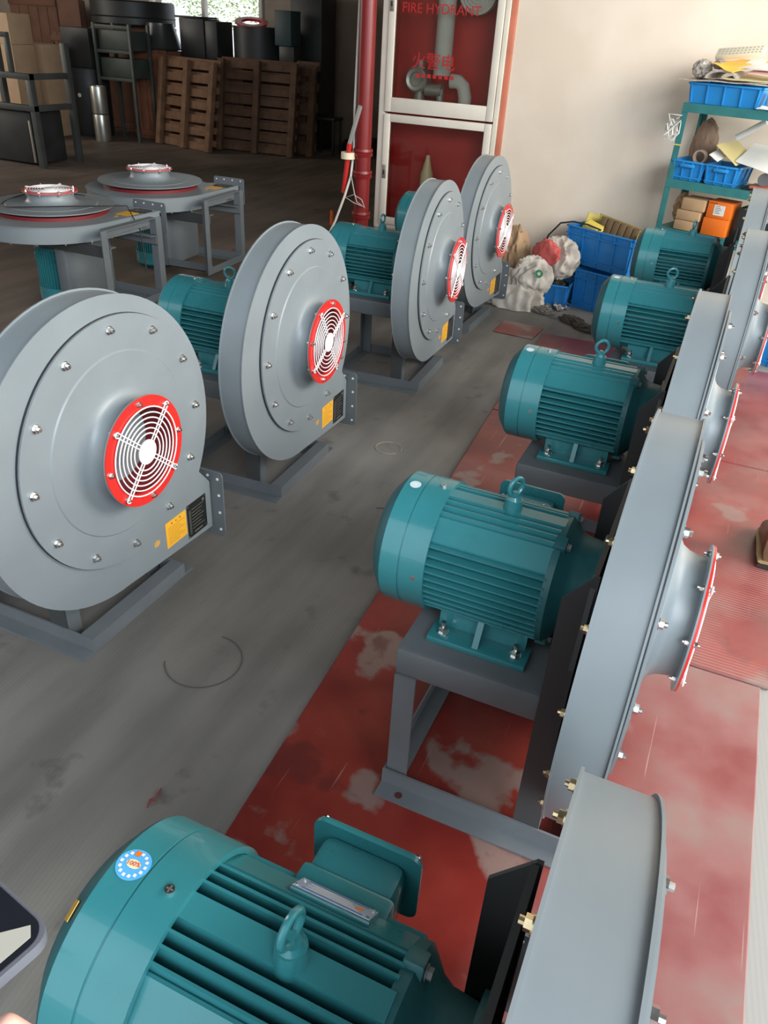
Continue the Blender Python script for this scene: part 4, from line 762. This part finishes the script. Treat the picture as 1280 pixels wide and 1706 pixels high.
t = thing('black_cylinder', 'tall black cylinder standing right of the cartons', 'drum', (-9.42, 10.3, 0)); g = MB(); g.lathe([(0, .001), (0, .28), (.03, .29), (.88, .29), (.90, .28), (.90, .001)], 40, 'z'); g.build('cylinder_shell', BLK, t)
g = MB()
for x in (-.06, .06): g.cyl((x, -.283, .55), (x, -.294, .55), .028, 16)
g.build('white_glint', PAPER, t)  # pale discs stand for two bright spots of reflected light
tbox('black_case', (-9.66, -9.14, 10.1, 10.5, .901, 1.40), BLK, 'black case on top of the tall black cylinder', 'case')
for k in range(6):
    t = thing('gas_bottle', 'dark bottle in the group behind the stacked cartons', 'bottle', (-10.22+.085*k, 10.35+.1*(k % 2), 0), 0, 'dark bottles in the hall'); g = MB(); g.lathe([(0, .001), (0, .04), (.9, .04), (1.0, .03), (1.08, .014), (1.16+.02*(k % 3), .014), (1.16+.02*(k % 3), .001)], 16, 'z'); g.build('bottle_body', mat('bottle_dark%d' % (k % 2), (.03, .045, .05) if k % 2 else (.045, .03, .025), .3), t)
t = thing('steel_rack', 'dark green steel rack with two panels in the hall', 'rack', (-8.69, 10.05, 0)); RG = mat('rack_green', (.05, .065, .055), .5, var=.2)
for (x, y) in ((-.33, 0), (.29, 0), (-.33, .4), (.29, .4)): g = MB(); g.bb(x, x+.04, y, y+.04, 0, 1.48, .002); g.build('post', RG, t)
for z in (.78, 1.12, 1.42): g = MB(); g.bb(-.29, .29, .005, .03, z, z+.04, .002); g.build('rail', RG, t)
for z in (.82, 1.16): g = MB(); g.bb(-.285, .285, .06, .40, z, z+.24, .004); g.build('rack_panel', RG, t)
for z, lab in ((0, 'lower shiny galvanised duct piece in front of the steel rack'), (.361, 'upper shiny galvanised duct piece in front of the steel rack')):
    g = MB(); g.lathe([(z, .09), (z, .11), (z+.01, .113), (z+.34, .113), (z+.35, .11), (z+.35, .09), (z, .09)], 28, 'z', (-8.86, 9.85, 0)); tag(g.build('duct_piece', mat('galvanised', (.55, .55, .50), .3, .85, var=.1)), lab, 'duct', 'galvanised duct pieces')
def pallet(w_, h_, lab, loc, rz, lean, m_, cols, nsl):
    t = thing('wooden_pallet', lab, 'pallet', loc, 0, 'wooden pallets leaning on end', rot=(R(lean), 0, R(rz)))
    random.seed(int(w_*100))
    for k in range(cols):
        x = -w_/2+(w_-.09)*k/(cols-1); g = MB(); g.bb(x, x+.09, -.075, -.001, 0, h_, .004); g.build('stringer', m_, t)
    for k in range(nsl):
        z = .02+(h_-.12)*k/(nsl-1); dz = random.uniform(-.012, .012); g = MB(); g.T = Matrix.Rotation(R(random.uniform(-.8, .8)), 4, 'Y'); g.bb(-w_/2+.02, w_/2-.02, .0, .018, z+dz, z+dz+h_/nsl*.62, .003); g.build('slat', m_, t)
        g = MB(); g.bb(-w_/2, w_/2, .045, .063, z+.06, z+.06+h_/nsl*.5, .003); g.build('slat', m_, t)
    return t
pallet(1.14, 1.12, 'lighter wooden pallet leaning upright, left of the darker one', (-7.62, 10.12, 0), -13, -10, WOODL, 3, 7)
pallet(1.22, 1.16, 'darker wooden pallet leaning upright, in the middle of the hall', (-6.62, 10.42, 0), 4, -9, WOODP, 3, 8)
pallet(.36, 1.12, 'narrow broken pallet piece leaning right of the darker pallet', (-6.02, 10.72, 0), 0, -6, WOODP, 2, 5)
tbox('black_box', (-8.08, -7.66, 10.8, 11.2, 1.112, 1.60), BLK, 'tall black box on the crates behind the first pallet', 'box'); tbox('black_box', (-7.64, -7.44, 10.8, 11.2, 1.112, 1.58), BLK, 'narrow black box next to the taller one on the crates', 'box')
tbox('bar_top', (-8.14, -7.70, 10.78, 11.22, 1.601, 1.625), BLK, 'flat black plate lying on the tall black box', 'plate')
t = thing('black_fan_housing', 'dark round fan housing on the crates behind the second pallet', 'housing', (-6.99, 11.17, 1.112)); g = MB(); g.lathe([(0, .001), (0, .36), (.015, .37), (.015, .35), (.42, .35), (.42, .37), (.435, .37), (.44, .001)], 44, 'z'); g.build('housing_shell', BLK, t)
g = MB(); g.lathe([(-.012, .14), (-.012, .22), (.0, .235), (.02, .235), (.02, .14), (-.012, .14)], 36, 'z', (0, 0, 0)); o = tag(g.build('red_ring', REDE), 'shiny red flange ring lying tilted on the dark round housing', 'ring'); o.location = (-7.02, 11.05, 1.588); o.rotation_euler = (R(12), R(7), 0)
tbox('dark_cabinet', (-6.62, -6.12, 11.45, 11.9, 0, 1.98), BLK, 'tall dark machine cabinet by the pillar', 'cabinet'); tbox('teal_box', (-6.60, -6.34, 10.97, 11.25, 1.34, 1.76), mat('dark_teal', (.02, .05, .055), .5), 'dark teal box on a small black box near the pillar', 'box'); tbox('black_box', (-6.54, -6.3, 10.98, 11.2, 1.112, 1.339), BLK, 'small black box under the dark teal box', 'box')
t = thing('stool', 'dark low stool standing before the pillar', 'stool', (-5.86, 11.15, 0)); g = MB(); g.bb(-.2, .2, -.15, .15, .46, .50, .01); g.build('seat', DARK, t)
for x in (-.18, .15):
    for y in (-.13, .10): g = MB(); g.bb(x, x+.03, y, y+.03, 0, .46, .002); g.build('leg', DARK, t)
g = MB(); g.blob((-5.55, 11.75, .08), (.3, .25, .14), .4, 2, 81, 4, .003, True); tag(g.build('dark_cloth', DARK, smooth=50), 'dark cloth heap on the floor beside the stool', 'cloth')
tbox('dark_post', (-5.40, -5.28, 11.2, 11.3, 0, .66), DARK, 'short dark post standing left of the red pipe', 'post')
g = MB(); g.prism([(-10.3, 10.35), (-9.95, 10.30), (-9.90, 10.42), (-10.25, 10.48)], .001, .003, 'z'); tag(g.build('floor_paper', PAPER), 'white paper lying on the hall floor near the cartons', 'paper')
# machine frame at the left edge
t = thing('machine_frame', 'dark grey machine in an angle steel frame at the left edge', 'machine', (-8.1, 7.6, 0))
FG = mat('frame_grey', (.05, .055, .052), .45, var=.15)
for x in (-.75, .32):
    for y in (-.1, .5): g = MB(); g.bb(x, x+.07, y, y+.07, .0, .98 if y < 0 else 1.28, .002); g.build('post', FG, t)
for z in (.60, .92): g = MB(); g.bb(-.75, .39, -.105, -.03, z, z+.06, .002); g.build('rail', FG, t)
for z in (.60, .92): g = MB(); g.bb(.32, .39, -.03, .5, z, z+.06, .002); g.build('rail', FG, t)
g = MB(); g.bb(-.72, .22, -.02, .48, .02, .58, .02); g.build('machine_body', BLK, t)
g = MB(); g.bb(.245, .262, -.09, -.07, .05, .5, .003); g.build('bright_strip', ALU, t)
t2 = thing('upper_frame', 'dark bracket frame on top of the left edge machine', 'frame', (-8.25, 7.7, .981)); 
for x in (-.35, .22): g = MB(); g.bb(x, x+.05, -.18, -.13, 0, .34, .002); g.build('post', FG, t2)
g = MB(); g.bb(-.35, .27, -.18, -.13, .34, .39, .002); g.build('rail', FG, t2)
# ------------------------------------------------------------------ outside the far window
car = thing('white_van', 'white van parked outside the far window', 'van', (-12.6, 15.2, 0), R(0))
g = MB(); pr = [(-1.9, .35), (2.0, .35), (2.0, .95), (1.35, 1.1), (.75, 1.75), (-1.9, 1.85)]; g.prism(pr, -.8, .8, 'y'); g.build('van_body', mat('van_white', (.8, .8, .8), .3), car, smooth=20)
for pr in ([(.66, 1.10), (1.18, 1.10), (.70, 1.62), (.66, 1.62)], [(-.4, 1.10), (.58, 1.10), (.58, 1.64), (-.4, 1.66)]): g = MB(); g.prism(pr, -.815, -.80, 'y'); g.build('side_window', mat('van_glass', (.10, .12, .14), .1), car, smooth=0)
for x in (-1.2, 1.3): g = MB(); g.cyl((x, -.83, .33), (x, -.6, .33), .33, 28); g.build('wheel', DARK, car)
for k, (x, y, s_) in enumerate(((-10.3, 17.5, 1.2), (-14.6, 20.5, 1.4))):
    t = thing('leafy_tree', ('pale green tree outside, nearer the far window', 'pale green tree outside behind the white van')[k], 'tree', (x, y, 0), 0, 'trees outside the far window')
    g = MB(); g.cyl((0, 0, 0), (0, 0, 1.2), .07, 10); g.build('trunk', BROWN, t)
    g = MB(); random.seed(k)
    for _ in range(1600):
        p = Vector((random.gauss(0, .5), random.gauss(0, .5), random.gauss(2.0, .55)))*1.; p.x *= s_; a = random.random()*6.3; u = Vector((cos(a), sin(a), random.uniform(-.6, .6)))*.045; v_ = u.orthogonal().normalized()*.025; g.add([tuple(p-u), tuple(p+v_), tuple(p+u), tuple(p-v_)], [(0, 1, 2, 3)])
    g.build('foliage', mat('leaf_green', (.50, .62, .28), .6), t, smooth=0, kind='stuff')

# ------------------------------------------------------------------ boot at the right edge
t = thing('work_boot', 'brown leather boot at the right edge on the red board', 'boot', (.430, 3.02, .014), R(-92))
LE = mat('brown_leather', (.13, .07, .035), .4, var=.35, vscale=14, bump=.2, bscale=40)
def loft(g, secs, n=20):   # secs: (x, width, zlow, zhigh)
    vs = []; fs = []
    for (x, w_, zl, zh) in secs:
        for i in range(n):
            a = 2*pi*i/n; c_, s_ = cos(a), sin(a); vs.append((x, w_*c_, (zl+zh)/2+(zh-zl)/2*(abs(s_)**.8)*(1 if s_ > 0 else -1)))
    for k in range(len(secs)-1):
        for i in range(n): fs.append((k*n+i, k*n+(i+1) % n, (k+1)*n+(i+1) % n, (k+1)*n+i))
    fs += [tuple(range(n)), tuple(range((len(secs)-1)*n, len(secs)*n))[::-1]]; g.add(vs, fs)
g = MB(); loft(g, [(-.035, .018, .02, .05), (-.028, .034, .015, .068), (0, .050, .013, .082), (.05, .056, .013, .092), (.10, .052, .014, .115), (.15, .046, .016, .150), (.19, .044, .016, .19), (.23, .044, .016, .20), (.25, .034, .018, .19)]); g.build('boot_upper', LE, t, smooth=60)
g = MB(); loft(g, [(-.042, .022, 0, .02), (-.032, .044, 0, .022), (0, .056, 0, .022), (.05, .060, 0, .022), (.12, .052, 0, .022), (.2, .048, 0, .022), (.255, .040, 0, .022)]); g.build('sole', mat('rubber_sole', (.03, .02, .015), .7), t, smooth=50)
g = MB(); loft(g, [(-.040, .024, .018, .032), (-.030, .045, .018, .034), (0, .057, .018, .034), (.05, .061, .018, .034), (.12, .053, .018, .034), (.2, .049, .018, .034), (.252, .041, .018, .034)]); g.build('welt', mat('tan_welt', (.35, .24, .11), .6), t, smooth=50)
g = MB(); g.cyl((.205, 0, .16), (.23, 0, .30), .045, 20, .055); g.build('trouser_cuff', DARK, t)

# ------------------------------------------------------------------ phone held at the lower left
ph = thing('smartphone', 'dark smartphone held at the lower left corner, pale patch on its screen', 'phone', (-.2325, .1485, 1.237), 0); ph.rotation_euler = (R(3), R(3), R(169.6))
def rr(w_, h_, r_, z0, z1, inset=0): g = MB(); g.prism([(x*(w_-2*inset)/w_+inset, y*(h_-2*inset)/h_+inset) for x, y in rrect(w_, h_, r_)], z0, z1, 'z'); return g
rr(.076, .158, .012, 0, .0075).build('phone_body', mat('phone_case', (.30, .31, .36), .25, .6), ph)
rr(.076, .158, .012, .0075, .0082, .0022).build('phone_glass', mat('phone_black', (.012, .014, .02), .08, coat=1), ph)
g = MB(); g.prism([(.006, .010), (.012, .006), (.021, .018), (.017, .050), (.006, .062)], .0082, .0084, 'z'); g.build('screen_glare_patch', mat('screen_cream', (.42, .41, .36), .3), ph, smooth=0)  # flat pale patch painted for a reflection on the screen glass
# the hand under the phone
hand = thing('person_hand', 'person hand in dark sleeve gripping the phone from below', 'person', (0, 0, 0))
SKIN = mat('skin', (.72, .42, .34), .5, var=.06, vscale=20)
bm = bmesh.new(); L_ = bm.verts.layers.skin.verify()
def sv(p, r_): v_ = bm.verts.new(p); v_[L_].radius = (r_, r_); return v_
HX, HY, HZ = -.27, .02, 1.195
fore = sv((HX-.06, HY-.22, HZ-.10), .035); wr = sv((HX-.03, HY-.08, HZ-.03), .026); pa = sv((HX-.005, HY-.01, HZ), .034); bm.edges.new((fore, wr)); bm.edges.new((wr, pa))
for k in range(4):
    y = .101-.022*k; b0 = sv((HX+.012, HY+.066-.02*k, HZ+.008), .013); b1 = sv((-.216+.004*k, y+.006, 1.220), .0085); b2 = sv((-.207+.003*k, y+.003, 1.238), .0078); b3 = sv((-.221+.003*k, y, 1.2535), .0068)
    bm.edges.new((pa, b0)); bm.edges.new((b0, b1)); bm.edges.new((b1, b2)); bm.edges.new((b2, b3))
t0 = sv((HX-.035, HY+.0, HZ+.006), .015); t1 = sv((HX-.052, HY+.03, HZ+.025), .011); t2_ = sv((HX-.055, HY+.05, HZ+.045), .0095); bm.edges.new((pa, t0)); bm.edges.new((t0, t1)); bm.edges.new((t1, t2_))
wr[L_].use_root = False; pa[L_].use_root = True
me = bpy.data.meshes.new('hand_skin'); bm.to_mesh(me); bm.free(); me.materials.append(SKIN); ho = bpy.data.objects.new('hand_skin', me); COL.objects.link(ho); ho.parent = hand
sm = ho.modifiers.new('skin', 'SKIN'); sm.use_smooth_shade = True; sb_ = ho.modifiers.new('sub', 'SUBSURF'); sb_.levels = 2; sb_.render_levels = 2
g = MB(); g.tube([(HX-.025, HY-.075, HZ-.022), (HX-.045, HY-.15, HZ-.06), (HX-.075, HY-.27, HZ-.13)], [.036, .043, .05], 16); g.build('sleeve', mat('dark_sleeve', (.04, .042, .05), .9), hand)
